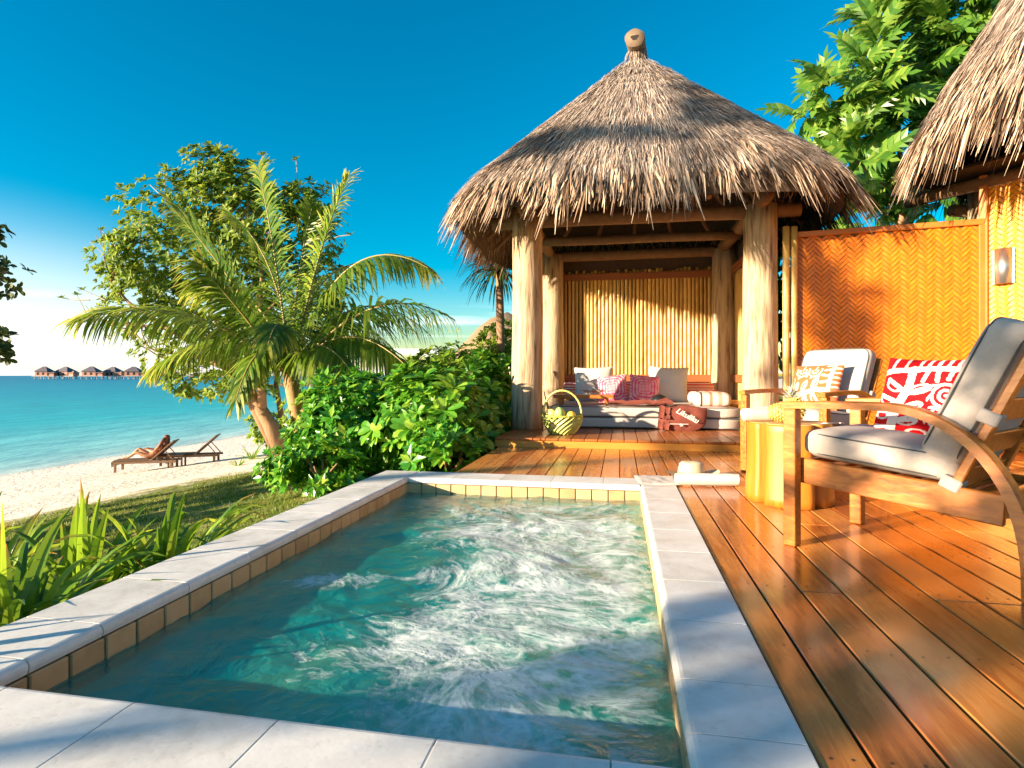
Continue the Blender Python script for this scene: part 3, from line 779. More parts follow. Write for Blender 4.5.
def sconce():
    p = W0 + VA*.16 - VB*.012
    # find where the wall passes through the lamp's place
    s = thing('wall_lamp', 'brushed steel half cylinder lamp on yellow woven wall', 'wall lamp', p+V((0, 0, 2.1)), math.atan2(VA.y, VA.x))
    mb = MB(); n = 16; vs = []
    for z in (-.20, .20):
        for k in range(n+1):
            a = math.pi*k/n; vs.append((.085*math.cos(a), -.085*math.sin(a)-.006, z))
    mb.add(vs, [(k, k+1, n+2+k, n+1+k) for k in range(n)]+[tuple(range(n+1)), tuple(range(2*n+1, n, -1))])
    mb.build('shade', M['steel'], s, True)
    mb = MB(); mb.rbox((0, -.004, 0), (.21, .012, .40), .003, 1); mb.build('back_plate', M['steel'], s)
sconce()

# ------------------------------------------------------------------ daybed and what lies on it
def pillow_mesh(mb, w_, h_, t_, n=26, pat=None, M_=None, crease=0.0):
    vs = []; aa = []
    for s in (1, -1):
        for j in range(n+1):
            for i in range(n+1):
                u = 2*i/n-1; v = 2*j/n-1
                pin = 1-.07*(1-u*u)*(abs(v)**6) ; pinx = 1-.07*(1-v*v)*(abs(u)**6)
                k = max(0, (1-abs(u)**2.6)*(1-abs(v)**2.6))**.55
                z = s*t_/2*k + noise.noise(V((u*2.2, v*2.2, s*3+w_)))*.012*k
                vs.append(V((u*w_/2*pinx, v*h_/2*pin, z))); aa.append(pat(u, v) if pat else 0)
    N = (n+1)*(n+1)
    fs = [(j*(n+1)+i, j*(n+1)+i+1, (j+1)*(n+1)+i+1, (j+1)*(n+1)+i) for j in range(n) for i in range(n)]
    fs += [(N+j*(n+1)+i, N+(j+1)*(n+1)+i, N+(j+1)*(n+1)+i+1, N+j*(n+1)+i+1) for j in range(n) for i in range(n)]
    mb.add(vs, fs, a=aa, M=M_)
def patmat(name, ca, cb, wear=.0):
    m, t = newmat(name)
    at = t.nodes.new('ShaderNodeAttribute'); at.attribute_name = 'along'
    n = tex(t, 160, 3); n2 = tex(t, 6, 3)
    f = ramp(t, [(0, 0, 0), (1, 1, 1)], math_(t, 'ADD', at.outputs['Fac'], math_(t, 'MULTIPLY', math_(t, 'SUBTRACT', n.outputs[0], .5), .25)), [.42, .58]).outputs[0]
    col = mix(t, f, cb, ca)
    out(t, princ(t, col, .9, .1, bump(t, n.outputs[0], .3, .002)).outputs[0]); return m
def pose(c, nrm, roll=0.0):
    """matrix that stands a pillow up: local z -> nrm, local y -> up along the pillow"""
    n = V(nrm).normalized(); up = V((0, 0, 1)); x = up.cross(n).normalized(); y = n.cross(x)
    Mx = frame(x, y, n, c)
    return Mx @ Matrix.Rotation(roll, 4, 'Z')
def place(o, Mx): o.matrix_world = Mx
MTOP = .42
def daybed():
    c = V((.30, 9.2, .111))
    d = thing('daybed', 'wide grey mattress daybed inside the thatched gazebo', 'daybed', c)
    mb = MB(); mb.cushion((2.62, 2.1, .155), .04, 9, .008, M=Matrix.Translation((0, 0, .0785))); mb.build('base_cushion', M['fabric'], d, True)
    mb = MB(); mb.cushion((2.60, 2.08, .150), .04, 9, .01, M=Matrix.Translation((0, 0, .233))); mb.build('mattress', M['fabric'], d, True)
    mb = MB()
    for z in (.157, .02, .30):
        mb.tube([(-1.3, -1.046, z), (1.3, -1.046, z)], .005, 6)
    mb.build('piping', M['fabric_dark'], d)
    m, t = newmat('red_striped_blanket')
    co = t.nodes.new('ShaderNodeTexCoord'); sp = t.nodes.new('ShaderNodeSeparateXYZ'); t.links.new(co.outputs['Object'], sp.inputs[0])
    f = math_(t, 'FRACT', math_(t, 'MULTIPLY', sp.outputs['Z'], 11), 0)
    col = ramp(t, [(.70, .34, .26), (.62, .05, .06), (.78, .66, .58), (.55, .08, .10), (.75, .45, .33)], f, [0, .22, .42, .6, .8], 'CONSTANT').outputs[0]
    out(t, princ(t, col, .9, .05).outputs[0])
    mb = MB(); mb.cushion((2.5, .28, .34), .09, 8, .0, M=Matrix.Translation((0, 0, 0)))
    b = mb.build('striped_bolster', m, None, True, loc=(.28, 10.02, MTOP+.16))
    tag(b, 'long red and white striped bolster along the back of the daybed', 'bolster')
    # folded striped throw over the right end
    m2, t = newmat('grey_striped_throw')
    co = t.nodes.new('ShaderNodeTexCoord'); sp = t.nodes.new('ShaderNodeSeparateXYZ'); t.links.new(co.outputs['Object'], sp.inputs[0])
    col = ramp(t, [(.56, .48, .43), (.07, .05, .06), (.56, .48, .43), (.50, .20, .13), (.60, .52, .46), (.52, .28, .20), (.58, .50, .45)], math_(t, 'ADD', math_(t, 'MULTIPLY', sp.outputs['X'], 1.9), .5), [0, .17, .22, .40, .48, .62, .72], 'CONSTANT').outputs[0]
    nn = tex(t, 80, 4)
    out(t, princ(t, col, .95, .05, bump(t, nn.outputs[0], .4, .004)).outputs[0])
    mb = MB(); mb.cushion((.50, 1.0, .20), .085, 9, .01)
    b = mb.build('folded_throw', m2, None, True, loc=(1.27, 8.82, MTOP+.092))
    tag(b, 'cream throw with dark and rust stripes folded on the right end of the daybed', 'blanket')
daybed()
greyp = simple('pale_grey_pillow', [(.52, .49, .46), (.62, .59, .56)], 80, None, .95, .3, bdist=.002)
for i, (x, y, lab, tz) in enumerate(((-.43, 9.62, 'plain pale grey cushion behind the left pink cushion', .05), (.76, 9.62, 'plain pale grey cushion behind the right pink cushion', -.08))):
    mb = MB(); pillow_mesh(mb, .64, .60, .22); o = mb.build('grey_cushion', greyp, None, True)
    place(o, pose((x, y, MTOP+.285), (tz, -1, .28), tz*.5)); tag(o, lab, 'cushion', 'plain cushions on the daybed')
def pink(u, v):
    if max(abs(u), abs(v)) > .88: return 0.0 if (int((u+2)*9)+int((v+2)*9)) % 2 else 1.0
    r = math.hypot(u, v); a = math.atan2(v, u)
    f = math.sin(a*8)*.4+math.sin(r*30+2*math.cos(a*4))
    g = math.sin(u*38)*math.sin(v*38)
    return 1.0 if f*.7+g > -.35 else 0.0
pm = patmat('pink_tapa_print', (.82, .07, .16), (.80, .60, .56))
for i, (x, y, lab, tz) in enumerate(((-.12, 9.22, 'left pink printed cushion leaning by the low tray table', -.22), (.37, 9.16, 'right pink printed cushion leaning behind the black cap', .20))):
    mb = MB(); pillow_mesh(mb, .47, .47, .16, 64, pink); o = mb.build('pink_cushion', pm, None, True)
    place(o, pose((x, y, MTOP+.215), (tz*.6, -1, .38), -tz*.5)); tag(o, lab, 'cushion', 'pink cushions on the daybed')
def tray():
    t = thing('tray_table', 'low golden wooden tray table standing on the daybed', 'tray table', (-.52, 8.50, MTOP))
    mb = MB(); mb.rbox((0, 0, .125), (.86, .36, .05), .008, 2); mb.build('top', M['teak'], t)
    for x in (-.33, .33):
        for y in (-.13, .13):
            mb = MB(); mb.rbox((x, y, .052), (.05, .05, .104), .006, 1); mb.build('leg', M['teak'], t)
tray()
petal = simple('frangipani_petal', [(.80, .76, .68), (.85, .83, .78)], 10, None, .6, 0); heart = simple('petal_heart', [(.75, .50, .08), (.8, .6, .2)], 10, None, .6, 0)
for i, (x, y, s) in enumerate(((-.46, 8.46, .105), (-.30, 8.45, .095), (-.38, 8.55, .10))):
    t = thing('white_flower', ('large white frangipani flower at the left of the bunch on the tray table', 'small white frangipani flower at the right end of the tray table bunch', 'white frangipani flower at the back of the bunch on the tray table')[i], 'flower', (x, y, MTOP+.151), i*1.1, 'flowers on the tray table')
    mb = MB()
    for k in range(5):
        a = k*2*math.pi/5
        mb.oleaf(V((0, 0, .02)), V((math.cos(a), math.sin(a)*.8-.25, .75)), V((0, 0, 1)), s*1.25, s*.9, .3)
    mb.build('petals', petal, t)
    mb = MB(); mb.lathe([(.0, .0), (.012, .01), (.008, .05), (0, .055)], n=8); mb.build('heart', heart, t)

def bag():
    m = simple('brown_cotton_sarong', [(.09, .02, .013), (.16, .036, .022), (.20, .05, .032)], 9, None, .9, .4, bdist=.01)
    b = thing('beach_bag', 'brown cotton bag with white lettering slumped over the daybed edge', 'bag', (.80, 8.10, MTOP))
    mb = MB(); nx, ny = 34, 34; vs = []
    for j in range(ny+1):
        for i in range(nx+1):
            u = i/nx*2-1; v = j/ny                        # v 0 = back on the mattress, 1 = bottom
            wdt = .22+.08*math.sin(min(1, v*1.05)*math.pi*.75)
            if v > .8: wdt *= math.sqrt(max(.05, 1-((v-.8)/.2)**2*.8))
            x = u*wdt + .04*math.sin(v*3)
            s = v*.62
            if s < .28: y, z = -s+.22, .012+.02*math.sin(u*4+1)
            else: y, z = -.062-.03-.05*math.sqrt(max(0, 1-u*u))*math.sin(min(1, (s-.26)/.36)*math.pi)**.6, .012-(s-.28)
            z += noise.noise(V((x*8, s*8, 2)))*.012; y -= noise.noise(V((x*7, s*9, 7)))*.016+.012*math.sin(u*9+s*6)*(1-v)
            vs.append(V((x, y, z)))
    mb.add(vs, [(j*(nx+1)+i, j*(nx+1)+i+1, (j+1)*(nx+1)+i+1, (j+1)*(nx+1)+i) for j in range(ny) for i in range(nx)])
    body = mb.build('bag_body', m, b, True)
    mb = MB()                                              # the strap and bunched cloth trailing left
    def rag(p0, p1, w_, sg):
        n = 14; pts = []; wd = []
        for k in range(n+1):
            q = V(p0)+(V(p1)-V(p0))*k/n + V((0, noise.noise(V((k*.5, sg, 0)))*.05, abs(noise.noise(V((k*.7, sg, 4))))*.05))
            pts.append(q); wd.append(w_*(.7+.5*abs(noise.noise(V((k*.6, sg, 9))))))
        mb.strip(pts, wd, V((0, -.6, 1)), vfold=.25)
    rag((-.12, .05, .03), (-.95, .16, .02), .14, 1.0); rag((-.10, 0, .03), (-.62, .22, .03), .12, 3.0); rag((-.24, -.10, .02), (-.27, -.13, -.30), .10, 5.0); rag((-.17, -.11, .0), (-.20, -.14, -.30), .10, 8.0)
    mb.build('strap', m, b, True)
    wm = simple('white_print', [(.75, .68, .62), (.8, .74, .7)], 20, None, .8, 0)
    def text(s, size, x, z, nm):
        cu = bpy.data.curves.new(nm, 'FONT'); cu.body = s; cu.size = size; cu.align_x = 'CENTER'; cu.extrude = .0008; cu.shear = .3
        cu.offset = .0012
        to = bpy.data.objects.new(nm, cu); C.objects.link(to)
        me = bpy.data.meshes.new_from_object(to.evaluated_get(bpy.context.evaluated_depsgraph_get()))
        bpy.data.objects.remove(to); bpy.data.curves.remove(cu)
        me.materials.append(wm)
        o = bpy.data.objects.new('lettering', me); C.objects.link(o); o.parent = body
        o.location = (x, -.175, z); o.rotation_euler = (R(90), R(28), 0); return o
    bpy.context.view_layer.update()
    text('Likuliku', .10, .06, -.13, 'word'); text('FIJI', .035, -.01, -.235, 'line')
    mb = MB(); mb.rbox((-.03, -.174, -.215), (.24, .002, .006), .0008, 1, M=Matrix.Rotation(0, 4, 'Y')); o = mb.build('print_line', wm, body)
bag()
def cap():
    m = simple('black_cap', [(.008, .008, .01), (.02, .02, .022)], 30, None, .35, .05)
    t = thing('black_cap', 'round black cap lying on the daybed by the pink cushion', 'cap', (.55, 8.5, MTOP+.008), R(200))
    mb = MB(); mb.lathe([(.125, 0), (.128, .03), (.118, .08), (.09, .125), (.045, .15), (0, .157)], n=24); cr_ = mb.build('crown', m, t, True)
    mb = MB(); mb.tube([(0, 0, .15), (0, 0, .168)], .012, 8); mb.build('button', m, cr_, True)
    mb = MB(); vs = []
    for k in range(13):
        a = R(-70+140*k/12); vs += [(.12*math.cos(a), .12*math.sin(a), .008), ((.12+.09*math.cos(a*1.25))*math.cos(a), (.12+.05*math.cos(a*1.2))*math.sin(a), -.002)]
    mb.add(vs, [(2*k, 2*k+1, 2*k+3, 2*k+2) for k in range(12)]); mb.build('visor', m, t, True)
cap()

def fruit_basket():
    pos = V((-.72, 7.30, .111))
    green = simple('fresh_palm_weave', [(.30, .36, .05), (.55, .58, .16), (.62, .62, .26)], 22, None, .5, .2, isl=.8)
    b = thing('fruit_basket', 'green woven palm basket with arched handle on the gazebo step', 'basket', pos)
    mb = MB()
    def rad(z): return .15+.10*math.sin(min(1, z/.22)*math.pi/2)
    for s in (1, -1):
        for k in range(22):
            a0 = k*2*math.pi/22; pts = []
            for i in range(9):
                z = .006+.225*i/8; a = a0+s*i*.14
                r_ = rad(z)+(.004 if s > 0 else -.004); pts.append(V((r_*math.cos(a), r_*math.sin(a), z)))
            mb.strip(pts, [.028]*9, V((math.cos(a0), math.sin(a0), 0)))
    mb.lathe([(0, .004), (.15, .006)], n=22)
    mb.tube([(.25*math.cos(k*math.pi/14), .25*math.sin(k*math.pi/14), .232) for k in range(29)], .014, 6)
    mb.build('basket_bowl', green, b)
    mb = MB()
    for off in (-.012, .012):
        pts = [V((.245*math.cos(R(a)), off+.02*math.sin(R(a*3)), .22+.33*math.sin(R(a))**.9)) for a in range(0, 181, 12)]
        mb.tube(pts, .013, 7)
    mb.build('handle', green, b, True)
    def fruit(name, lab, p, prof, col, tilt=0, tz=0):
        m = simple(name, col, 10, None, .4, .1)
        mb = MB(); mb.lathe(prof, n=16, M=Matrix.Rotation(tz, 4, 'Z') @ Matrix.Rotation(tilt, 4, 'X'))
        tag(mb.build(name, m, None, True, loc=pos+V(p)), lab, 'fruit')
    egg = [(0, -.10), (.045, -.08), (.07, -.03), (.072, .02), (.05, .075), (.02, .10), (0, .105)]
    ball = [(.065*math.sin(k*math.pi/8), -.065*math.cos(k*math.pi/8)) for k in range(9)]
    fruit('papaya', 'green papaya in the middle of the palm basket', (-.02, -.11, .25), egg, [(.25, .42, .12), (.4, .55, .2)], .5)
    fruit('orange_fruit', 'round golden orange at the right of the palm basket', (.12, -.10, .23), ball, [(.75, .42, .04), (.8, .52, .1)])
    fruit('mango', 'yellow mango at the left of the palm basket', (-.14, -.06, .245), egg, [(.72, .50, .10), (.75, .58, .2)], 1.2, .6)
    fruit('lime', 'small green lime at the back of the palm basket', (.05, .08, .24), [(r*.8, z*.8) for r, z in ball], [(.2, .32, .05), (.3, .4, .08)])
    fruit('pear', 'tan pear behind the mango in the palm basket', (-.10, .10, .25), egg, [(.55, .40, .18), (.6, .48, .25)], .2)
fruit_basket()

# ------------------------------------------------------------------ hat, towels
def hat_and_towel():
    h = thing('straw_hat', 'pale straw hat resting by the rolled towel at the pool corner', 'hat', (.585, 4.99, .01), .4)
    mb = MB(); mb.lathe([(.105, .012), (.102, .05), (.092, .105), (.075, .122), (.03, .118), (0, .112)], n=28, wob=lambda a, z: 1+.12*math.cos(2*a)*(.5+z*3)); mb.build('crown', M['straw'], h, True)
    mb = MB(); n = 36; vs = []
    for r_ in (.10, .14, .18, .205):
        for k in range(n):
            a = 2*math.pi*k/n; vs.append((r_*1.12*math.cos(a), r_*math.sin(a), .012+.03*((r_-.1)/.1)**2*math.cos(2*a+.5)+.01))
    mb.add(vs, [(i*n+k, i*n+(k+1) % n, (i+1)*n+(k+1) % n, (i+1)*n+k) for i in range(3) for k in range(n)]); mb.build('brim', M['straw'], h, True)
    mb = MB(); mb.lathe([(.106, .02), (.1065, .044)], n=28, wob=lambda a, z: 1.015+.12*math.cos(2*a)*(.5+z*3)); mb.build('band', simple('hat_band', [(.45, .27, .12), (.5, .32, .16)], 20, None, .8, 0), h, True)
    def roll(name, lab, p, ln, r_, ang):
        mb = MB(); n = 26; vs = []; m_ = 9
        for i in range(m_):
            x = (i/(m_-1)-.5)*ln
            for k in range(n):
                a = 2*math.pi*k/n; rr = r_*(1+.05*noise.noise(V((x*9, math.cos(a)*2, math.sin(a)*2))))*(.93 if i in (0, m_-1) else 1)
                vs.append((x, rr*math.cos(a), r_+max(-r_+.001, rr*math.sin(a))))
        mb.add(vs, [(i*n+k, i*n+(k+1) % n, (i+1)*n+(k+1) % n, (i+1)*n+k) for i in range(m_-1) for k in range(n)])
        for i, s in ((0, -1), (m_-1, 1)):             # spiral ends
            c0 = V(((i/(m_-1)-.5)*ln, 0, r_)); 
            sp = [c0+V((s*.004, (r_*.9*(1-q/40))*math.cos(q*.5), (r_*.9*(1-q/40))*math.sin(q*.5))) for q in range(40)]
            mb.tube(sp, .006, 5)
        mb.add([vs[k] for k in range(n)], [tuple(range(n))]); mb.add([vs[(m_-1)*n+k] for k in range(n)], [tuple(range(n-1, -1, -1))])
        return tag(mb.build(name, M['white_cloth'], None, True, loc=p, rot=(0, 0, ang)), lab, 'towel')
    roll('rolled_towel', 'cream towel rolled up on the deck beside the pool coping', V((.66, 4.64, .002)), .46, .047, .10)
    roll('rolled_towel', 'small white towel roll lying on top of the log stump table', V((.94, 4.23, .535)), .20, .045, .2)
    mb = MB(); n = 16; vs = []
    for j in range(n+1):
        for i in range(n+1):
            x, y = i/n-.5, j/n-.5; vs.append((x*.34, y*.40, .012+.006*noise.noise(V((x*7, y*7, 0)))-(.008 if max(abs(x), abs(y)) > .47 else 0)))
    mb.add(vs, [(j*(n+1)+i, j*(n+1)+i+1, (j+1)*(n+1)+i+1, (j+1)*(n+1)+i) for j in range(n) for i in range(n)])
    tag(mb.build('spread_towel', M['white_cloth'], None, True, loc=(.30, 4.78, .002), rot=(0, 0, .1)), 'white towel spread flat on the far corner of the pool coping', 'towel')
hat_and_towel()

# ------------------------------------------------------------------ stump table with pineapples
ST = V((1.13, 4.20, 0))
def stump():
    s = thing('stump_table', 'honey coloured tree stump side table with deep grooves', 'side table', ST)
    def wob(a, z):
        g = 1+.05*math.sin(a*3+.5)+.03*noise.noise(V((math.cos(a)*2.2, math.sin(a)*2.2, 7)))
        for c_, k in ((R(212), .26), (R(296), .24), (R(80), .18)):
            d_ = (a-c_+math.pi) % (2*math.pi)-math.pi; g -= k*math.exp(-(d_/.10)**2)
        return g*(1+.02*noise.noise(V((math.cos(a)*3, math.sin(a)*3, z*2))))
    mb = MB(); mb.lathe([(.275, 0), (.272, .05), (.262, .2), (.258, .35), (.26, .48), (.262, .52), (.255, .53)], n=110, wob=wob); mb.build('trunk', [M['stump']], s, True)
    mb = MB(); mb.lathe([(.252, .529), (.25, .533), (.001, .534)], n=110, wob=wob); mb.build('table_top', M['stump_top'], s)
stump()
def pineapple(lab, p, axis, r_=.062, ln=.17, crown=True):
    skin = simple('pineapple_skin', [(.42, .25, .04), (.72, .50, .10), (.78, .60, .2)], 16, None, .55, .2, isl=.5)
    lf = simple('frosted_pineapple_leaf', [(.30, .34, .25), (.48, .50, .42), (.62, .62, .55)], 20, None, .5, 0, isl=.8)
    ax = V(axis).normalized(); x = ax.cross(V((0, 1, .2))).normalized(); Mx = frame(x, ax.cross(x), ax, p)
    t = thing('pineapple', lab, 'pineapple', p, 0, 'pineapples on the stump table')
    Ml = frame(x, ax.cross(x), ax)
    mb = MB(); rows = 9
    mb.lathe([(r_*.93*math.sin(math.pi*(k+.6)/11.2)**.55, ln*k/10) for k in range(11)], n=20, M=Ml)
    for j in range(rows):
        z = ln*(j+.6)/(rows+.2); rr = r_*math.sin(math.pi*(j+1)/(rows+1.4))**.5
        for k in range(13):
            a = 2*math.pi*(k+.5*(j % 2))/13; c = V((rr*math.cos(a), rr*math.sin(a), z)); o_ = V((math.cos(a), math.sin(a), .25))*.007
            tt = V((-math.sin(a), math.cos(a), 0))*.0145; zz = V((0, 0, .0115))
            mb.add([c-tt, c-zz, c+tt, c+zz, c+o_], [(0, 1, 4), (1, 2, 4), (2, 3, 4), (3, 0, 4)], M=Ml)
    mb.build('fruit_body', skin, t)
    if crown:
        mb = MB()
        for k in range(46):
            a = k*2.4; el = .25+1.25*(k/46); d_ = V((math.cos(a)*math.cos(el), math.sin(a)*math.cos(el), math.sin(el)))
            mb.leaf(Ml @ V((0, 0, ln*.97)), Ml @ d_, Ml @ V((0, 0, 1)), rnd(.07, .105), .02, .2, .12)
        mb.build('leaf_crown', lf, t)
pineapple('pineapple with frosty leaf crown standing tilted on the stump table', ST+V((.035, -.05, .545)), (-.16, .1, .98), .066, .155)
pineapple('pineapple lying on its side beside the white towel roll', ST+V((-.15, -.06, .60)), (.95, -.2, .05), .06, .15, False)
def cutlery():
    mb = MB(); mb.tube([(0, 0, 0), (.12, -.02, .01)], .004, 6); mb.lathe([(0, -.004), (.016, 0), (.014, .004), (0, .006)], (.14, -.022, .01), 10)
    tag(mb.build('spoon', M['steel'], None, True, loc=ST+V((.12, -.16, .538)), rot=(0, 0, -.3)), 'small metal spoon near the right edge of the stump table', 'spoon')
cutlery()

# ------------------------------------------------------------------ armchairs
def armchair(label, origin, fdir, seat_lab=None):
    f = V((*fdir, 0)).normalized()
    c = thing('armchair', label, 'armchair', V((*origin, 0)), math.atan2(f.y, f.x), 'teak armchairs on the deck')
    HW = .36
    for s in (-1, 1):
        mb = MB(); mb.rbox((0, s*HW, .341), (.062, .062, .685), .006, 2); mb.build('leg', M['teak'], c)
        # one bent piece: arm rest that sweeps down into the rear leg
        path = []
        for k in range(25):
            q = k/24
            if q < .40: path.append(V((.05-.47*q/.40, 0, .700+.012*math.sin(q*5))))
            else:
                a = (q-.40)/.60
                path.append(V((-.42-.50*math.sin(a*math.pi/2)**1.0, 0, .711*(math.cos(a*math.pi/2)**.80) if a < 1 else 0)))
        path[-1].z = 0.0
        mb = MB(); vs = []; W_, T_ = .033, .018
        for i, p in enumerate(path):
            t_ = (path[min(i+1, 24)]-path[max(i-1, 0)]).normalized(); n_ = V((-t_.z, 0, t_.x))
            if n_.z < 0: n_ = -n_
            y0 = s*HW
            th = T_*(1+.5*max(0, (i-8)/16))
            for dy, dn in ((-W_, -1), (-W_, .7), (-W_*.8, 1), (W_*.8, 1), (W_, .7), (W_, -1)):
                vs.append(p+V((0, y0+dy, 0))+n_*th*dn)
        fs = [(i*6+k, i*6+(k+1) % 6, (i+1)*6+(k+1) % 6, (i+1)*6+k) for i in range(24) for k in range(6)]+[tuple(range(5, -1, -1)), tuple(24*6+k for k in range(6))]
        mb.add(vs, fs); mb.build('arm_rest', M['teak'], c)
        mb = MB(); Mx = Matrix.Translation((-.42, s*(HW-.052), .345)) @ Matrix.Rotation(R(-4), 4, 'Y'); mb.rbox((0, 0, 0), (.82, .03, .125), .005, 1, M=Mx); mb.build('side_rail', M['teak'], c)
    mb = MB(); mb.rbox((-.03, 0, .37), (.03, 2*HW-.14, .11), .005, 1); mb.build('front_rail', M['teak'], c)
    mb = MB(); mb.rbox((-.80, 0, .32), (.03, 2*HW-.14, .10), .005, 1); mb.build('back_rail', M['teak'], c)
    tilt = R(24)
    B = Matrix.Translation((-.60, 0, .30)) @ Matrix.Rotation(-tilt, 4, 'Y')       # back plane: local z runs up the back
    bf = bpy.data.objects.new('back_frame', None)
    mb = MB()
    for s in (-1, 1): mb.rbox((-.02, s*.285, .37), (.035, .065, .80), .005, 1, M=B)
    st_ = mb.build('back_frame', M['teak'], c)
    for z in (.14, .30, .46, .62, .74):
        mb = MB(); mb.rbox((-.018, 0, z), (.02, .50, .10), .004, 1, M=B); mb.build('back_slat', M['teak'], st_)
    mb = MB()
    for x in [-.12-.10*k for k in range(7)]: mb.rbox((x, 0, .40-(-x)*.075), (.07, 2*HW-.14, .018), .003, 1)
    mb.build('seat_slats', M['teak'], c)
    mb = MB(); Ms = Matrix.Translation((-.34, 0, .488)) @ Matrix.Rotation(R(-5), 4, 'Y'); mb.cushion((.66, .60, .13), .05, 11, .022, M=Ms)
    sc = mb.build('seat_cushion', M['fabric'], c, True)
    mb = MB()
    def pipe_loop(hx, hy, z, Mx):
        pts = []
        for k in range(33):
            a = 2*math.pi*k/32; e = .25
            ca, sa = math.cos(a), math.sin(a)
            pts.append(Mx @ V((math.copysign(abs(ca)**e, ca)*hx, math.copysign(abs(sa)**e, sa)*hy, z)))
        mb.tube(pts, .004, 5, False)
    pipe_loop(.322, .292, .047, Ms); pipe_loop(.322, .292, -.047, Ms); mb.build('piping', M['fabric_dark'], sc)
    Mb = B @ Matrix.Translation((.087, 0, .475)) @ Matrix.Rotation(R(90), 4, 'Y')
    mb = MB(); mb.cushion((.66, .61, .165), .06, 11, .022, M=Mb); bc = mb.build('back_cushion', M['fabric'], c, True)
    mb = MB(); pipe_loop(.322, .297, .062, Mb); pipe_loop(.322, .297, -.062, Mb); mb.build('piping', M['fabric_dark'], bc)
    for z in (.11, .42):
        for s in (-1, 1):
            mb = MB(); mb.rbox((-.006, s*.288, z), (.075, .078, .055), .006, 1, M=B); mb.build('strap', M['fabric'], bc)
    return c, B
c1, B1 = armchair('nearest teak armchair with curved arms and red leaf print pillow', (1.10, 3.375), (-.73, .69))
c2, B2 = armchair('teak armchair before the woven fence with faded orange pillow', (1.33, 5.13), (-.75, -.66))
def seg_d(px, py, ax, ay, bx, by):
    dx, dy = bx-ax, by-ay; t = max(0, min(1, ((px-ax)*dx+(py-ay)*dy)/(dx*dx+dy*dy))); return math.hypot(px-ax-t*dx, py-ay-t*dy)
RL_SEG = [(-.55, -1.05, -.36, -.3, .115), (-.36, -.3, -.2, .2, .105), (-.2, .2, -.24, .64, .10), (-1, .58, 1, .72, .075), (.16, .66, .10, .34, .055), (.36, .66, .40, .36, .05), (.66, .68, .62, .42, .05), (.88, .7, .84, .46, .05)]
RL_SEG += [(x, .66, x+.03, 1.0, .04) for x in (-.78, -.45, -.1, .1, .3, .5, .7, .9)]
RL_SEG += [(-.28, .05, -.8, .38, .05), (-.34, -.25, -.95, -.02, .05), (-.40, -.5, -.98, -.42, .05), (-.2, .0, .22, .16, .05), (-.3, -.35, .12, -.22, .045), (-.42, -.68, .06, -.62, .045), (-.48, -.85, -.95, -.82, .045)]
RL_ELL = [(.06, .12, .25, .11, .3), (-.62, .18, .24, .10, -.5), (-.72, -.18, .22, .10, -.35), (-.76, -.55, .2, .10, -.1), (-.02, -.30, .22, .10, .3), (-.10, -.66, .24, .10, .1), (.12, -.92, .25, .09, .0)]
RL_ARC = [(.62, .02, .27), (.62, .02, .13), (.66, -.52, .28), (.66, -.52, .14)]
def redleaf(u, v):
    """white branching stem, leaf outlines and antler curls on red: 1 = red, 0 = white"""
    for x0, y0, x1, y1, w_ in RL_SEG:
        if seg_d(u, v, x0, y0, x1, y1) < w_: return 0.0
    for cx, cy, a, b, an in RL_ELL:
        c_, s_ = math.cos(an), math.sin(an); x = (u-cx)*c_+(v-cy)*s_; y = -(u-cx)*s_+(v-cy)*c_
        if .70 < math.hypot(x/a, y/b) < 1.12: return 0.0
    for cx, cy, r in RL_ARC:
        d = math.hypot(u-cx, v-cy)
        if abs(d-r) < .035 and not (u > cx+r*.35): return 0.0
        if r > .2 and d < r+.12 and d > .0:
            for a in (2.1, 3.1, 4.1):
                if seg_d(u, v, cx+r*math.cos(a), cy+r*math.sin(a), cx+(r+.15)*math.cos(a+.5), cy+(r+.15)*math.sin(a+.5)) < .03: return 0.0
        if seg_d(u, v, cx, cy, cx+.2, cy+.05) < .03: return 0.0
    return 1.0
mb = MB(); pillow_mesh(mb, .41, .43, .15, 120, lambda u, v: redleaf(u*1.04-.03, v*1.04)); o = mb.build('red_pillow', patmat('red_leaf_print', (.50, .008, .012), (.70, .60, .56)), None, True)
place(o, pose((1.475, 3.185, .735), (-.80, -.62, .36), -.04)); tag(o, 'red pillow with white leaf print on the nearest armchair', 'pillow')
mb = MB(); pillow_mesh(mb, .44, .44, .14, 96, lambda u, v: redleaf(v, u)); o = mb.build('orange_pillow', patmat('faded_orange_print', (.58, .12, .045), (.56, .47, .40)), None, True)
f2 = V((-.75, -.66, 0)).normalized()
place(o, pose(V((1.33, 5.13, 0))-f2*.47+V((0, 0, .745)), f2+V((0, 0, .42)), .05)); tag(o, 'faded orange and cream print pillow on the armchair by the fence', 'pillow')

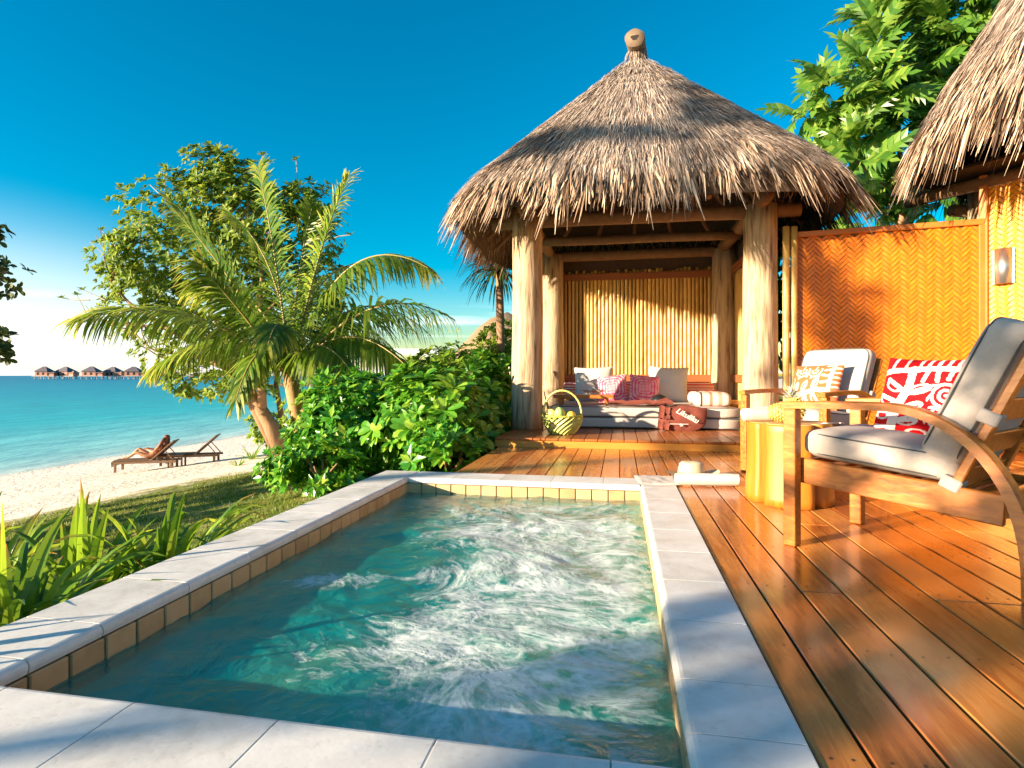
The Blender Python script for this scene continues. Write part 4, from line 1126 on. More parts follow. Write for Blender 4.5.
# ------------------------------------------------------------------ beach: loungers and sunbather
LW = simple('dark_lounger_wood', [(.13, .065, .03), (.24, .13, .07)], 8, (1, 3, 3), .6, .1)
LWh = simple('white_lounger_rail', [(.62, .56, .48), (.75, .70, .62)], 8, None, .6, 0)
SLING = simple('brown_sling', [(.10, .055, .03), (.16, .09, .05)], 60, None, .85, 0)
def lounger(label, p, rz):
    t = thing('beach_lounger', label, 'lounger', p, rz, 'loungers on the beach'); t.scale = (.86, .86, .86)      # local +x = towards the feet
    for s in (-1, 1):
        mb = MB(); mb.rbox((.25, s*.30, .30), (1.9, .04, .07), .006, 1); mb.build('side_rail', LW, t)
    for x, s in ((1.1, -1), (1.1, 1), (-.55, -1), (-.55, 1)):
        mb = MB(); mb.rbox((x, s*.30, .13), (.07, .05, .27), .006, 1); mb.build('leg', LW, t)
    mb = MB(); mb.rbox((.62, 0, .355), (1.15, .56, .05), .02, 2); mb.build('seat_pad', SLING, t)
    mb = MB(); mb.rbox((1.215, 0, .25), (.03, .66, .17), .006, 1); mb.rbox((.95, -.335, .27), (.5, .02, .12), .004, 1); mb.build('end_board', LWh, t)
    B = Matrix.Translation((.08, 0, .34)) @ Matrix.Rotation(R(-47), 4, 'Y')
    mb = MB()
    for s in (-1, 1): mb.rbox((0, s*.30, .46), (.035, .04, .95), .006, 1, M=B)
    mb.rbox((0, 0, .93), (.035, .66, .04), .006, 1, M=B); bk = mb.build('back_frame', LW, t)
    mb = MB(); mb.rbox((.01, 0, .47), (.015, .56, .88), .004, 1, M=B); mb.build('back_sling', SLING, bk)
    mb = MB()
    for s in (-1, 1): mb.tube([B @ V((-.02, s*.28, .55)), V((-.62, s*.28, .34))], .016, 6)
    mb.build('back_prop', LW, bk)
    return t
La = on_z(156, 474, -2.0); La.z = gz(La.x, La.y)
Lb = on_z(199, 470, -1.98); Lb.z = gz(Lb.x, Lb.y)
YL = YAW+math.pi+R(14)
lounger('brown beach lounger with a woman lying on it', La, YL)
lounger('empty brown beach lounger right of the woman', Lb, YL)
def small_table():
    p = on_z(177, 472, -1.98); p.z = gz(p.x, p.y)
    t = thing('beach_side_table', 'small dark square table between the two beach loungers', 'side table', p, YL); t.scale = (.86, .86, .86)
    mb = MB(); mb.rbox((0, 0, .42), (.5, .5, .05), .006, 1); mb.build('top', LW, t)
    for x in (-.2, .2):
        for y in (-.2, .2):
            mb = MB(); mb.rbox((x, y, .198), (.05, .05, .395), .005, 1); mb.build('leg', LW, t)
small_table()
def sunbather():
    skin = simple('tanned_skin', [(.42, .18, .09), (.52, .25, .13)], 8, None, .55, 0)
    hair = simple('auburn_hair', [(.10, .03, .015), (.19, .06, .03)], 20, (1, 1, .2), .5, .3)
    suit = simple('orange_swimsuit', [(.50, .12, .04), (.6, .16, .06)], 10, None, .7, 0)
    eye = simple('dark_eye', [(.02, .015, .01), (.03, .02, .02)], 5, None, .3, 0)
    J = {'pel': ((.12, 0, .47), .115), 'waist': ((-.02, 0, .60), .095), 'chest': ((-.17, 0, .77), .12), 'neck': ((-.27, 0, .93), .045), 'head': ((-.30, 0, 1.02), .075), 'crown': ((-.33, 0, 1.10), .07)}
    E = [('pel', 'waist'), ('waist', 'chest'), ('chest', 'neck'), ('neck', 'head'), ('head', 'crown')]
    for s, n in ((-1, 'r'), (1, 'l')):
        J['hip'+n] = ((.18, s*.10, .46), .085); J['knee'+n] = ((.55, s*.11, .72 if s < 0 else .62), .055); J['ank'+n] = ((.82, s*.10, .44), .036); J['toe'+n] = ((.98, s*.10, .43), .025)
        J['sh'+n] = ((-.17, s*.18, .83), .05); J['el'+n] = ((.0, s*.25, .62), .036); J['wr'+n] = ((.20, s*.12, .70), .026); J['hand'+n] = ((.27, s*.10, .72), .028)
        E += [('pel', 'hip'+n), ('hip'+n, 'knee'+n), ('knee'+n, 'ank'+n), ('ank'+n, 'toe'+n), ('chest', 'sh'+n), ('sh'+n, 'el'+n), ('el'+n, 'wr'+n), ('wr'+n, 'hand'+n)]
        for k, (dx, dy, dz) in enumerate(((.075, .03, .0), (.085, .012, .01), (.08, -.008, .008), (.065, -.028, 0), (.03, -.045*s, .03))):
            J['fin%s%d' % (n, k)] = ((.27+dx, s*.10+dy, .72+dz), .009); E.append(('hand'+n, 'fin%s%d' % (n, k)))
    names = list(J); me = bpy.data.meshes.new('person')
    me.from_pydata([J[k][0] for k in names], [(names.index(a), names.index(b)) for a, b in E], [])
    o = bpy.data.objects.new('person', me); C.objects.link(o)
    o.modifiers.new('skin', 'SKIN'); o.modifiers.new('sub', 'SUBSURF').levels = 2
    o.modifiers['sub'].render_levels = 2
    for i, k in enumerate(names):
        sv = me.skin_vertices[0].data[i]; sv.radius = (J[k][1], J[k][1]); sv.use_root = (k == 'pel')
    dg = bpy.context.evaluated_depsgraph_get()
    me2 = bpy.data.meshes.new_from_object(o.evaluated_get(dg)); me2.name = 'person'
    o.modifiers.clear(); o.data = me2; me2.materials.clear(); me2.materials.append(skin)
    me2.polygons.foreach_set('use_smooth', [True]*len(me2.polygons))
    o.location = La; o.rotation_euler = (0, 0, YL); o.scale = (.86, .86, .86)
    tag(o, 'tanned woman with long auburn hair lying on the left beach lounger', 'person')
    mb = MB(); mb.lathe([(.0, 1.175), (.07, 1.16), (.098, 1.10), (.10, 1.02), (.09, .94), (.10, .84), (.07, .74), (0, .70)], (-.335, .015, 0), 16); mb.tube([(-.31, .06, 1.08), (-.24, .15, .95), (-.16, .19, .82), (-.12, .17, .70)], [.05, .06, .055, .02], 10); mb.build('hair', hair, o, True)
    mb = MB()
    for s in (-1, 1): mb.lathe([(0, -.010), (.010, 0), (0, .010)], (-.222, s*.032, 1.05), 8)
    mb.build('eyes', eye, o)
    mb = MB(); mb.tube([(-.23, 0, 1.055), (-.200, 0, 1.015), (-.225, 0, 1.01)], [.008, .014, .008], 6); mb.build('nose', skin, o, True)
    mb = MB(); mb.tube([(-.222, -.022, .985), (-.212, 0, .982), (-.222, .022, .985)], .007, 6); mb.build('mouth', suit, o, True)
    mb = MB(); mb.tube([(.16, 0, .46), (.10, 0, .50), (-.02, 0, .61), (-.16, 0, .78)], [.12, .128, .104, .126], 14); mb.build('swimsuit', suit, o, True)
sunbather()

# ------------------------------------------------------------------ overwater bungalows
def bungalows():
    wallm = simple('rose_timber_wall', [(.36, .17, .12), (.48, .25, .19)], .5, None, .8, 0)
    roofm = simple('slate_roof', [(.09, .08, .10), (.15, .13, .16)], .3, None, .85, .2)
    stil = simple('pale_stilts', [(.5, .42, .38), (.6, .52, .47)], .5, None, .8, 0)
    D = 506.0; fw = V((-math.sin(YAW), math.cos(YAW), 0)); rt = V((math.cos(YAW), math.sin(YAW), 0))
    labs = ('leftmost overwater bungalow standing alone at the end of the row', 'wide overwater bungalow second from the left end', 'middle one of the five overwater bungalows', 'overwater bungalow second from the big tree', 'overwater bungalow nearest the big tree leaves')
    for i, u in enumerate((44.6, 66, 91.8, 113.3, 133.8)):
        dd = D+[0, 6, -5, 4, -3][i]
        p = V((0, 0, -2.4)) + fw*dd + rt*((u-512)/576*dd)
        t = thing('overwater_bungalow', labs[i], 'bungalow', p, YAW+[.1, -.15, .12, -.05, .2][i], 'bungalows over the lagoon')
        sc = [.95, 1.15, 1.05, 1.0, 1.05][i]
        mb = MB(); mb.box((0, 0, 4.9), (10.5*sc, 9, 4)); mb.box((7*sc, -1, 4.3), (6.5, 6, 2.6)); mb.build('wall', wallm, t)
        mb = MB(); mb.box((2, 0, 2.75), (19*sc, 11, .4)); mb.build('platform', stil, t)
        mb = MB()
        def hip(cx, cy, wx, wy, z0, z1, rl):
            mb.add([(cx-wx, cy-wy, z0), (cx+wx, cy-wy, z0), (cx+wx, cy+wy, z0), (cx-wx, cy+wy, z0), (cx-rl, cy, z1), (cx+rl, cy, z1)], [(0, 1, 5, 4), (1, 2, 5), (2, 3, 4, 5), (3, 0, 4), (3, 2, 1, 0)])
        hip(0, 0, 6.0*sc, 5.5, 6.7, 11.2, 1.2); rf = mb.build('roof', roofm, t)
        mb = MB(); hip(7.2*sc, -1, 4.2, 4, 5.5, 7.4, .8); mb.build('porch_roof', wallm, rf)
        mb = MB()
        for x in (-2.6, 1.8): mb.box((x*sc, -4.52, 4.8), (1.8, .1, 2.2))
        mb.build('window', M['dark'], t)
        for x in (-6, -2, 2, 6, 10):
            mb = MB()
            for y in (-4, 4): mb.tube([(x*sc, y, -.6), (x*sc, y, 2.6)], .28, 6)
            mb.build('stilts', stil, t)
    mb = MB(); a = V((0, 0, -2.4))+fw*(D+12)+rt*((38-512)/576*D); b = V((0, 0, -2.4))+fw*(D+12)+rt*((225-512)/576*D)
    d_ = (b-a).normalized(); Ll = (b-a).length
    Mx = frame(d_, V((0, 0, 1)).cross(d_), V((0, 0, 1)), (0, 0, 0))
    w_ = thing('walkway', 'pale timber walkway on stilts linking the overwater bungalows', 'walkway', a, math.atan2(d_.y, d_.x))
    mb.box((Ll/2, 0, 2.7), (Ll, 3, .5)); mb.build('walkway_deck', stil, w_)
    mb = MB()
    for k in range(int(Ll/6)): mb.tube([(k*6, 0, -.6), (k*6, 0, 2.5)], .25, 6)
    mb.build('stilts', stil, w_); 
bungalows()

# ------------------------------------------------------------------ trees and plants
def rosette(mb, p, up, n, ln, wd, shape='leaf', spread=.9):
    up = up.normalized(); x = up.cross(V((.3, .9, .1))).normalized(); y = up.cross(x)
    for k in range(n):
        a = 2*math.pi*k/n*1.618+rnd(-.3, .3); el = rnd(.1, spread)
        d = (x*math.cos(a)+y*math.sin(a))*math.cos(el)+up*math.sin(el)
        (mb.oleaf if shape == 'o' else mb.leaf)(p, d, up, ln*rnd(.7, 1.15), wd*rnd(.8, 1.15))
def branchy(mb, p, d, ln, r, depth, tips, spread=.6, up=.1, nb=3):
    n = 5; pts = [p]; q = p.copy(); dd = d.normalized()
    for k in range(n):
        dd = (dd+rdir()*.16+V((0, 0, up*.3))).normalized(); q = q+dd*ln/n; pts.append(q.copy())
    mb.tube(pts, [r*(1-.42*k/n) for k in range(n+1)], 7 if r > .03 else 4, False)
    if depth == 0: tips.append((q, dd)); return
    for k in range(nb):
        b = (dd+rdir()*spread).normalized(); st_ = pts[-1] if k == 0 else pts[random.randint(2, n)]
        branchy(mb, st_, b+V((0, 0, up)), ln*rnd(.6, .82), r*.58, depth-1, tips, spread, up, nb)

def big_tree():
    random.seed(21)
    base = on_z(281, 457, -1.45); base.z = gz(base.x, base.y)-.05
    t = thing('seaside_tree', 'leaning beach tree with rounded yellow green crown behind the palm', 'tree', base)
    dist = (base-V((0, 0, EYE))).length
    fw = V((-math.sin(YAW), math.cos(YAW), 0)); rt = V((math.cos(YAW), math.sin(YAW), 0))
    d0 = fw.dot(base); k = d0/576
    def P(u, v, dep=0): return at_d(u, v, d0+dep)-base
    mb = MB()
    stems = [([(283, 455), (270, 425), (256, 400), (243, 382), (225, 365)], .23, 0), ([(278, 452), (252, 402), (240, 375), (235, 340), (232, 300)], .17, .3), ([(290, 455), (282, 420), (276, 385), (285, 330), (300, 290)], .10, .6), ([(262, 412), (262, 380), (256, 345), (262, 280)], .14, -.4), ([(243, 382), (205, 350), (170, 330), (140, 310)], .11, -.2), ([(256, 400), (225, 368), (190, 355), (160, 352)], .09, .4)]
    tips = []
    for i_, (pts, r, dep) in enumerate(stems):
        mb = MB(); pp = [P(u, v, dep*i/2) for i, (u, v) in enumerate(pts)]
        mb.tube(pp, [r*(1-.6*i/(len(pp)-1)) for i in range(len(pp))], 9)
        branchy(mb, pp[-1], pp[-1]-pp[-2], 1.1, r*.4, 2, tips, .9, .25)
        branchy(mb, pp[-2], (pp[-1]-pp[-2])+rdir()*.5, 1.0, r*.4, 2, tips, .9, .25)
        mb.build('trunk' if i_ == 0 else 'limb', M['bark'], t, True)
    mb = MB()
    blobs = [((215, 200), 50, 46), ((165, 235), 52, 60), ((250, 215), 62, 55), ((300, 235), 45, 50), ((200, 280), 85, 70), ((140, 300), 45, 45), ((270, 300), 75, 70), ((198, 348), 60, 45), ((130, 265), 35, 35), ((230, 180), 35, 30), ((310, 205), 26, 28), ((190, 380), 34, 20), ((225, 385), 50, 18), ((205, 165), 22, 20), ((325, 290), 30, 40)]
    for (cu, cv), ru, rv in blobs:
        c = P(cu, cv, rnd(-.8, 1.0)); a, b = ru*k, rv*k
        for i in range(int(45+ru*rv/11)):
            q = rdir()*(random.random()**.33)
            p = c+rt*q.x*a+V((0, 0, 1))*q.z*b+fw*q.y*min(a, 1.6)
            if noise.noise(p*1.3+V((3, 1, 4))) < -.22: continue
            rosette(mb, p, (q+V((-.2, -.2, .8))), random.randint(7, 12), rnd(.14, .22), .085, 'o' if random.random() < .5 else 'leaf')
    # single sprigs on bare twigs beyond the outline
    for u, v, du, dv in ((150, 225, -14, -3), (120, 250, -18, -20), (105, 300, -22, -10), (90, 300, -28, -2), (110, 340, -25, -35), (165, 190, -2, -24), (208, 175, 3, -26), (235, 165, -4, -12), (240, 185, 10, -20), (140, 250, 2, -50), (145, 260, -8, -38), (310, 205, 3, -20), (300, 220, -4, -60), (260, 170, 3, -15), (330, 240, 20, -5), (125, 270, -35, -28), (95, 330, -18, -35), (170, 200, -20, -15)):
        dep = rnd(-.5, .5); a, b = P(u, v, dep), P(u+du, v+dv, dep)
        mb.mi = 1; mb.tube([a, (a+b)/2+rdir()*.05, b], [.022, .015, .010], 5); mb.mi = 0
        if random.random() < .75: rosette(mb, b, V((-.1, -.2, 1)), 12, .17, .08)
    mb.build('crown', [M['tree_leaf'], M['twig']], t)
    
big_tree()

def frond(mb, rb, p0, d0, ln, droop, wdt, n=46, side_droop=.45, twist=0.0):
    """coconut frond: curved rachis and two combs of leaflets"""
    d = d0.normalized(); pts = [p0.copy()]; q = p0.copy()
    m = 18
    for i in range(m):
        d = (d+V((0, 0, -1))*droop*(.35+1.3*i/m)/m*1.6).normalized(); q = q+d*ln/m; pts.append(q.copy())
    rb.tube(pts, [.035*(1-.88*i/m)+.004 for i in range(m+1)], 6, False)
    for i in range(n):
        s = .13+.87*i/(n-1); fi = s*m; k = min(m-1, int(fi)); p = pts[k].lerp(pts[k+1], fi-k); t_ = (pts[k+1]-pts[k]).normalized()
        x = t_.cross(V((0, 0, 1)))
        if x.length < .05: x = t_.cross(V((0, 1, 0)))
        x.normalize(); x = Quaternion(t_, twist) @ x
        up = x.cross(t_)
        L_ = wdt*(math.sin(math.pi*min(1, .12+.86*s))**.55)*rnd(.86, 1.08)
        for sg in (-1, 1):
            dd = (x*sg*.95+t_*(.45+.75*s)+up*.15).normalized()
            w_ = .058
            a = p; b = a+dd*L_*.5+V((0, 0, -1))*L_*.05*side_droop; c = a+dd*L_*.93+V((0, 0, -1))*L_*side_droop*rnd(.3, .75)
            wv = t_*w_/2
            mb.add([a-wv*.5, a+wv*.5, b-wv, b+wv, c], [(0, 1, 3, 2), (2, 3, 4)], a=[s*.45, s*.45, s*.8, s*.8, s])
def coco_frond(mb, rb, p0, p1, p2, wdt, n=64, hang=.6, twist=0.0):
    """frond on a bezier rachis: leaflets leave sideways and then hang under their own weight"""
    m = 20; pts = [p0*(1-t)**2+p1*2*t*(1-t)+p2*t*t for t in [i/m for i in range(m+1)]]
    rb.tube(pts, [.032*(1-.9*i/m)+.003 for i in range(m+1)], 6, False)
    for i in range(n):
        s = .15+.85*(i+rnd(-.3, .3))/(n-1); s = min(1, s); fi = s*m; k = min(m-1, int(fi)); p = pts[k].lerp(pts[k+1], fi-k); t_ = (pts[k+1]-pts[k]).normalized()
        x = t_.cross(V((0, 0, 1)))
        if x.length < .25: x = x+t_.cross(V((.4, .9, 0)))*.6
        x.normalize(); x = Quaternion(t_, twist) @ x
        up = x.cross(t_)
        L_ = wdt*(math.sin(math.pi*min(1, .16+.74*s))**.6)*rnd(.8, 1.12)
        for sg in (-1, 1):
            d = (x*sg*(1.0-.35*s)+t_*(.35+.75*s)+up*.22+rdir()*.07).normalized()
            q = p.copy(); w_ = rnd(.042, .06); g = hang*rnd(.5, 1.3); row = []; aa = []
            wv = (t_-d*t_.dot(d)).normalized()*w_/2
            for j, (ww, st) in enumerate(((.5, 0), (1, .3), (.85, .3), (.12, .4))):
                q = q+d*L_*st; row += [q-wv*ww, q+wv*ww]; aa += [min(1, s*.55+.15*j)]*2
                d = (d+V((0, 0, -1))*g*.75).normalized()
            mb.add(row, [(0, 1, 3, 2), (2, 3, 5, 4), (4, 5, 7, 6)], a=aa)
def palm():
    random.seed(5)
    d0 = 12.0
    heart_ = at_d(291, 378, d0); base = V((heart_.x+.15, heart_.y+.2, gz(heart_.x, heart_.y)-.05))
    t = thing('coconut_palm', 'young coconut palm with long arching fronds behind the hedge', 'palm', base)
    h = heart_-base
    mb = MB(); mb.tube([V((0, 0, 0)), V((.02, -.03, .6)), h*.6+V((.03, 0, 0)), h, h+V((0, 0, .35))], [.19, .16, .14, .16, .08], 12); mb.build('trunk', M['palm_bark'], t, True)
    # (control point, tip) of every frond: picture place and metres nearer (-) or farther (+) than the heart
    F = [((215, 250, -.3), (172, 208, -.6), .75, .45), ((275, 240, .2), (258, 168, -.2), .8, .5), ((318, 240, -.2), (348, 178, -.5), .8, .45),
         ((340, 215, -.6), (428, 268, -1.1), .95, .75), ((370, 270, -1.0), (452, 318, -1.8), .95, .8), ((200, 285, -.5), (78, 318, -1.2), .95, .7),
         ((235, 300, -.6), (196, 262, -1.3), .85, .6), ((258, 318, -.8), (236, 400, -1.6), .7, .8), ((345, 300, -.8), (412, 372, -1.6), .9, .9), ((305, 265, 1.2), (365, 262, 2.2), .8, .7),
         ((262, 270, 1.4), (190, 290, 2.4), .85, .7), ((315, 310, -1.0), (360, 385, -1.9), .9, 1.0), ((300, 250, .3), (312, 208, .1), .5, .2), ((350, 265, .8), (425, 330, 1.6), .9, .9),
         ((240, 305, .6), (150, 372, 1.2), .8, .9), ((330, 290, 1.6), (390, 345, 2.6), .9, .9), ((283, 290, -1.3), (268, 345, -2.2), .7, .7), ((282, 255, .9), (232, 215, 1.5), .8, .6)]
    for (u1, v1, e1), (u2, v2, e2), wd, hg in F:
        mb = MB(); rb = MB(); o_ = V((rnd(-.06, .06), rnd(-.06, .06), rnd(-.05, .15)))
        coco_frond(mb, rb, h+o_, at_d(u1, v1, d0+e1)-base, at_d(u2, v2, d0+e2)-base, wd*1.12, 84, hg, rnd(-.5, .5))
        mb.build('frond', M['palm'], t); rb.build('rachis', M['rachis'], t, True)
palm()

def shrub(name, lab, cat, cen, rx, ry, rz_, n, ln, wd, mat, shape='o', stems=8, group=None, thin=-.25, leaves=(7, 11), zfloor=None, inner=.5, freq=1.5):
    b = V((cen[0], cen[1], zfloor if zfloor is not None else gz(cen[0], cen[1])))
    t = thing(name, lab, cat, b, 0, group); c = V(cen)-b
    sm = MB()
    for i in range(stems):
        e = V((rnd(-.7, .7)*rx, rnd(-.7, .7)*ry, c.z+rz_*rnd(-.1, .7)))
        s0 = V((rnd(-.25, .25)*rx, rnd(-.25, .25)*ry, -.03)); sm.tube([s0, s0.lerp(e, .5)+rdir()*.06, e], [.03, .02, .01], 5)
    sm.build('stems', M['bark'], t, True)
    mb = MB()
    for i in range(n):
        q = rdir(); r_ = inner+(1-inner)*random.random()**.5
        k = 1+.26*noise.noise(q*freq+V((cen[0], cen[1], 2)))+.14*noise.noise(q*4+V((7, cen[1], 2)))
        p = c+V((q.x*rx, q.y*ry, q.z*rz_))*r_*k
        if p.z < .03: p.z = rnd(.03, .12)
        if noise.noise(p*1.9) < thin: continue
        sz = rnd(.55, 1.2); rosette(mb, p, q*.8+V((-.15, -.2, .6)), random.randint(*leaves), ln*sz, wd*sz, shape, 1.0)
    mb.build('foliage', mat, t)
    return t
random.seed(11)
shrub('hedge_bush', 'dense green hedge bush with small leaves left of the pool end', 'bush', (-3.5, 7.2, .17), .80, .85, .70, 900, .14, .07, M['bush'], 'leaf', 10, zfloor=-.45, thin=-.4)
shrub('hedge_bush', 'big bright green bush with broad paddle leaves beside the gazebo', 'bush', (-2.35, 7.1, .24), .78, .8, .66, 560, .20, .085, M['bush_bright'], 'o', 9, zfloor=-.42, thin=-.45)
shrub('hedge_bush', 'low green bush spilling onto the lawn behind the pool corner', 'bush', (-3.45, 6.15, -.22), .65, .55, .30, 300, .12, .06, M['bush'], 'leaf', 6, zfloor=-.46, thin=-.4)
shrub('hedge_bush', 'dark bush squeezed between the deck edge and the broad leaved bush', 'bush', (-1.95, 6.45, -.05), .42, .75, .40, 300, .15, .075, M['bush'], 'leaf', 6, zfloor=-.42, thin=-.4)
shrub('hedge_bush', 'shaded bush growing against the left side of the gazebo step', 'bush', (-2.0, 8.6, .35), .48, 1.0, .75, 420, .17, .08, M['bush'], 'o', 6, zfloor=-.42, thin=-.4)
shrub('background_bush', 'pale green loose bush beyond the palm fronds', 'bush', (-4.4, 15.5, .55), 2.1, 1.5, 1.15, 640, .22, .09, M['back_bush'], 'leaf', 8, zfloor=-.6)
shrub('background_bush', 'tall leafy bush behind the left side of the gazebo', 'bush', (-2.6, 12.6, .85), .62, 1.0, 1.15, 420, .2, .09, M['back_bush'], 'leaf', 8, zfloor=-.45)
shrub('background_bush', 'green bush behind the hedge under the palm', 'bush', (-5.6, 11.5, .0), 1.6, 1.2, .95, 500, .18, .08, M['back_bush'], 'leaf', 8, zfloor=-.9)
shrub('background_bush', 'rounded far bush below the dry hill', 'bush', (-5.6, 21.0, .5), 2.6, 2, 1.15, 520, .3, .12, M['back_bush'], 'leaf', 8, zfloor=-.7)
shrub('background_bush', 'fresh yellow green bush filling the gap between palm and gazebo', 'bush', (-3.35, 11.0, .45), 1.0, .9, .95, 520, .19, .085, M['back_bush'], 'o', 7, zfloor=-.55)
shrub('background_bush', 'light green bush under the screw pine', 'bush', (-2.55, 10.4, .35), .6, .8, .9, 380, .18, .08, M['back_bush'], 'leaf', 6, zfloor=-.45)
shrub('trunk_plant', 'small leafy plant wrapped round the foot of the beach tree', 'plant', (*(on_z(268, 437, -1.0)-V((0, 0, 0)))[:2], -.75), .55, .5, .5, 110, .2, .08, M['back_bush'], 'leaf', 4)

def blade_plant(name, lab, cat, p, n, ln, wd, mat, arch, group=None, upd=(.5, 1.2), seg=8, bias=(0, 0), r0=.08):
    mb = MB()
    for i in range(n):
        a = rnd(0, 2*math.pi); el = rnd(*upd); L_ = rnd(*ln)
        d = V((math.cos(a)*math.cos(el)+bias[0], math.sin(a)*math.cos(el)+bias[1], math.sin(el))).normalized()
        q = V((math.cos(a)*rnd(0, r0), math.sin(a)*rnd(0, r0), 0)); pts = [q.copy()]
        g = rnd(*arch)
        for k in range(seg):
            d = (d+V((0, 0, -1))*g*(k+1)/seg*.55).normalized(); q = q+d*L_/seg
            if q.z < .01: q.z = .01
            pts.append(q.copy())
        w0 = rnd(*wd); wid = [w0*(.55+.45*min(1, s*3))*(1-(s)**3.5)+.003 for s in [k/seg for k in range(seg+1)]]
        nr = V((-math.cos(a), -math.sin(a), .6)); mb.strip(pts, wid, nr, [k/seg for k in range(seg+1)], vfold=.16)
    return tag(mb.build(name, mat, None, loc=p), lab, cat, group)
random.seed(33)
lil = [((-2.42, 1.22), 14, 'spider lily clump nearest the camera in the corner of the bed'), ((-2.62, 1.50), 22, 'spider lily clump with browned tips at the lower left corner'), ((-2.95, 1.95), 26, 'tallest spider lily clump left of the pool with one upright leaf'), ((-2.55, 2.05), 20, 'spider lily clump leaning over the pool coping'), ((-2.85, 2.65), 24, 'spider lily clump in the middle of the bed'), ((-2.60, 2.95), 20, 'low dark green spider lily clump at the far end of the bed'), ((-3.45, 2.55), 20, 'spider lily clump at the lawn side of the bed'), ((-3.3, 1.7), 18, 'spider lily clump at the left frame edge')]
for (x, y), n, lab in lil:
    blade_plant('spider_lily', lab, 'plant', (x, y, gz(x, y)-.02), int(n*2.5), (.42, .74), (.036, .06), M['strap'], (.2, 1.0), 'lily clumps in the bed by the pool', (.7, 1.45), bias=(.14, .04), r0=.16)
def fern(p):
    t = thing('fern', 'small fern with curled fronds under the pool coping', 'fern', p)
    mb = MB(); rb = MB()
    for a in (-.3, .5, 1.4, 2.4): frond(mb, rb, V((0, 0, 0)), V((math.cos(a), math.sin(a), .8)), .42, .9, .10, 16, .1)
    mb.build('fronds', M['bush_bright'], t)
fern(V((-2.3, 2.42, -.34)))
for (u, v, z), lab, ln in (((252, 460, -1.65), 'small spiky palm seedling on the sand left of the tree', .75), ((238, 466, -1.6), 'tiny grassy sprout on the sand near the tree', .35)):
    p = on_z(u, v, z); p.z = gz(p.x, p.y)-.02
    blade_plant('beach_seedling', lab, 'plant', p, 14, (ln*.7, ln), (.035, .05), M['strap'], (.2, .6), None, (.5, 1.3))
# screw pine with hanging blades behind the left gazebo post
def pandanus():
    p = V((-2.6, 12.1, -.5)); t = thing('screw_pine', 'screw pine with drooping dark blades peeping past the thatch', 'tree', p)
    mb = MB(); mb.tube([V((0, 0, 0)), V((.1, 0, 1.4)), V((.05, 0, 3.55))], [.12, .1, .08], 8); mb.build('trunk', M['bark'], t, True)
    mb = MB(); c = V((.05, 0, 3.6))
    for i in range(170):
        a = rnd(0, 6.28); el = rnd(-.3, 1.2); d = V((math.cos(a)*math.cos(el), math.sin(a)*math.cos(el), math.sin(el))); q = c.copy(); pts = [q.copy()]; L_ = rnd(.8, 1.25)
        for k in range(6): d = (d+V((0, 0, -1))*.5*(k+1)/6).normalized(); q = q+d*L_/6; pts.append(q.copy())
        mb.strip(pts, [.04, .045, .045, .04, .03, .02, .004], V((-math.cos(a), -math.sin(a), .7)), vfold=.15)
    mb.build('crown', M['dark_leaf'], t)
pandanus()
def sticks():
    mb = MB(); random.seed(4)
    for a, b, r in (((0, 0, 0), (-.25, .1, 1.35), .035), ((.2, .1, 0), (-.1, 0, 1.2), .03), ((.1, -.1, 0), (.35, .2, 1.25), .025), ((-.2, 0, 0), (-.5, .1, 1.0), .022)):
        a, b = V(a), V(b); mb.tube([a, (a+b)/2+rdir()*.05, b], [r, r*.9, r*.6], 6)
    tag(mb.build('bare_branches', M['twig'], None, True, loc=(-1.75, 9.6, -.2)), 'bare grey sticks leaning beside the left gazebo posts', 'branches')
sticks()

def lobed_leaf(mb, p, d, up, ln):
    """long leaf cut into finger lobes on both sides of the rib"""
    d = d.normalized(); x = d.cross(up)
    if x.length < 1e-3: x = d.cross(V((1, 0, 0)))
    x.normalize(); n = x.cross(d)
    N = 6; dr = rnd(.15, .5)
    def rib(t): return p+d*ln*t-n*ln*dr*t*t
    for sg in (-1, 1):
        for k in range(N):
            t0 = .12+.70*k/N; t1 = t0+.105
            wl = ln*.34*math.sin(math.pi*(.20+.66*k/N))*rnd(.85, 1.1)
            tip = rib(min(1, t1))+x*sg*wl+d*ln*.13-n*wl*rnd(.15, .5)
            m0 = rib(t0)+x*sg*wl*.55+d*ln*.055+n*wl*.06; m1 = rib(t1)+x*sg*wl*.55+d*ln*.085+n*wl*.06
            mb.add([rib(t0), m0, tip, m1, rib(t1)], [(0, 1, 3, 4), (1, 2, 3)])
    mb.add([rib(.8)-x*ln*.02, rib(.8)+x*ln*.02, rib(.92)+x*ln*.07, rib(1.08), rib(.92)-x*ln*.07], [(0, 1, 2, 3, 4)])
    for t in (0, .2, .4, .6): mb.add([rib(t)-x*ln*.022, rib(t)+x*ln*.022, rib(t+.22)+x*ln*.022, rib(t+.22)-x*ln*.022], [(0, 1, 2, 3)])
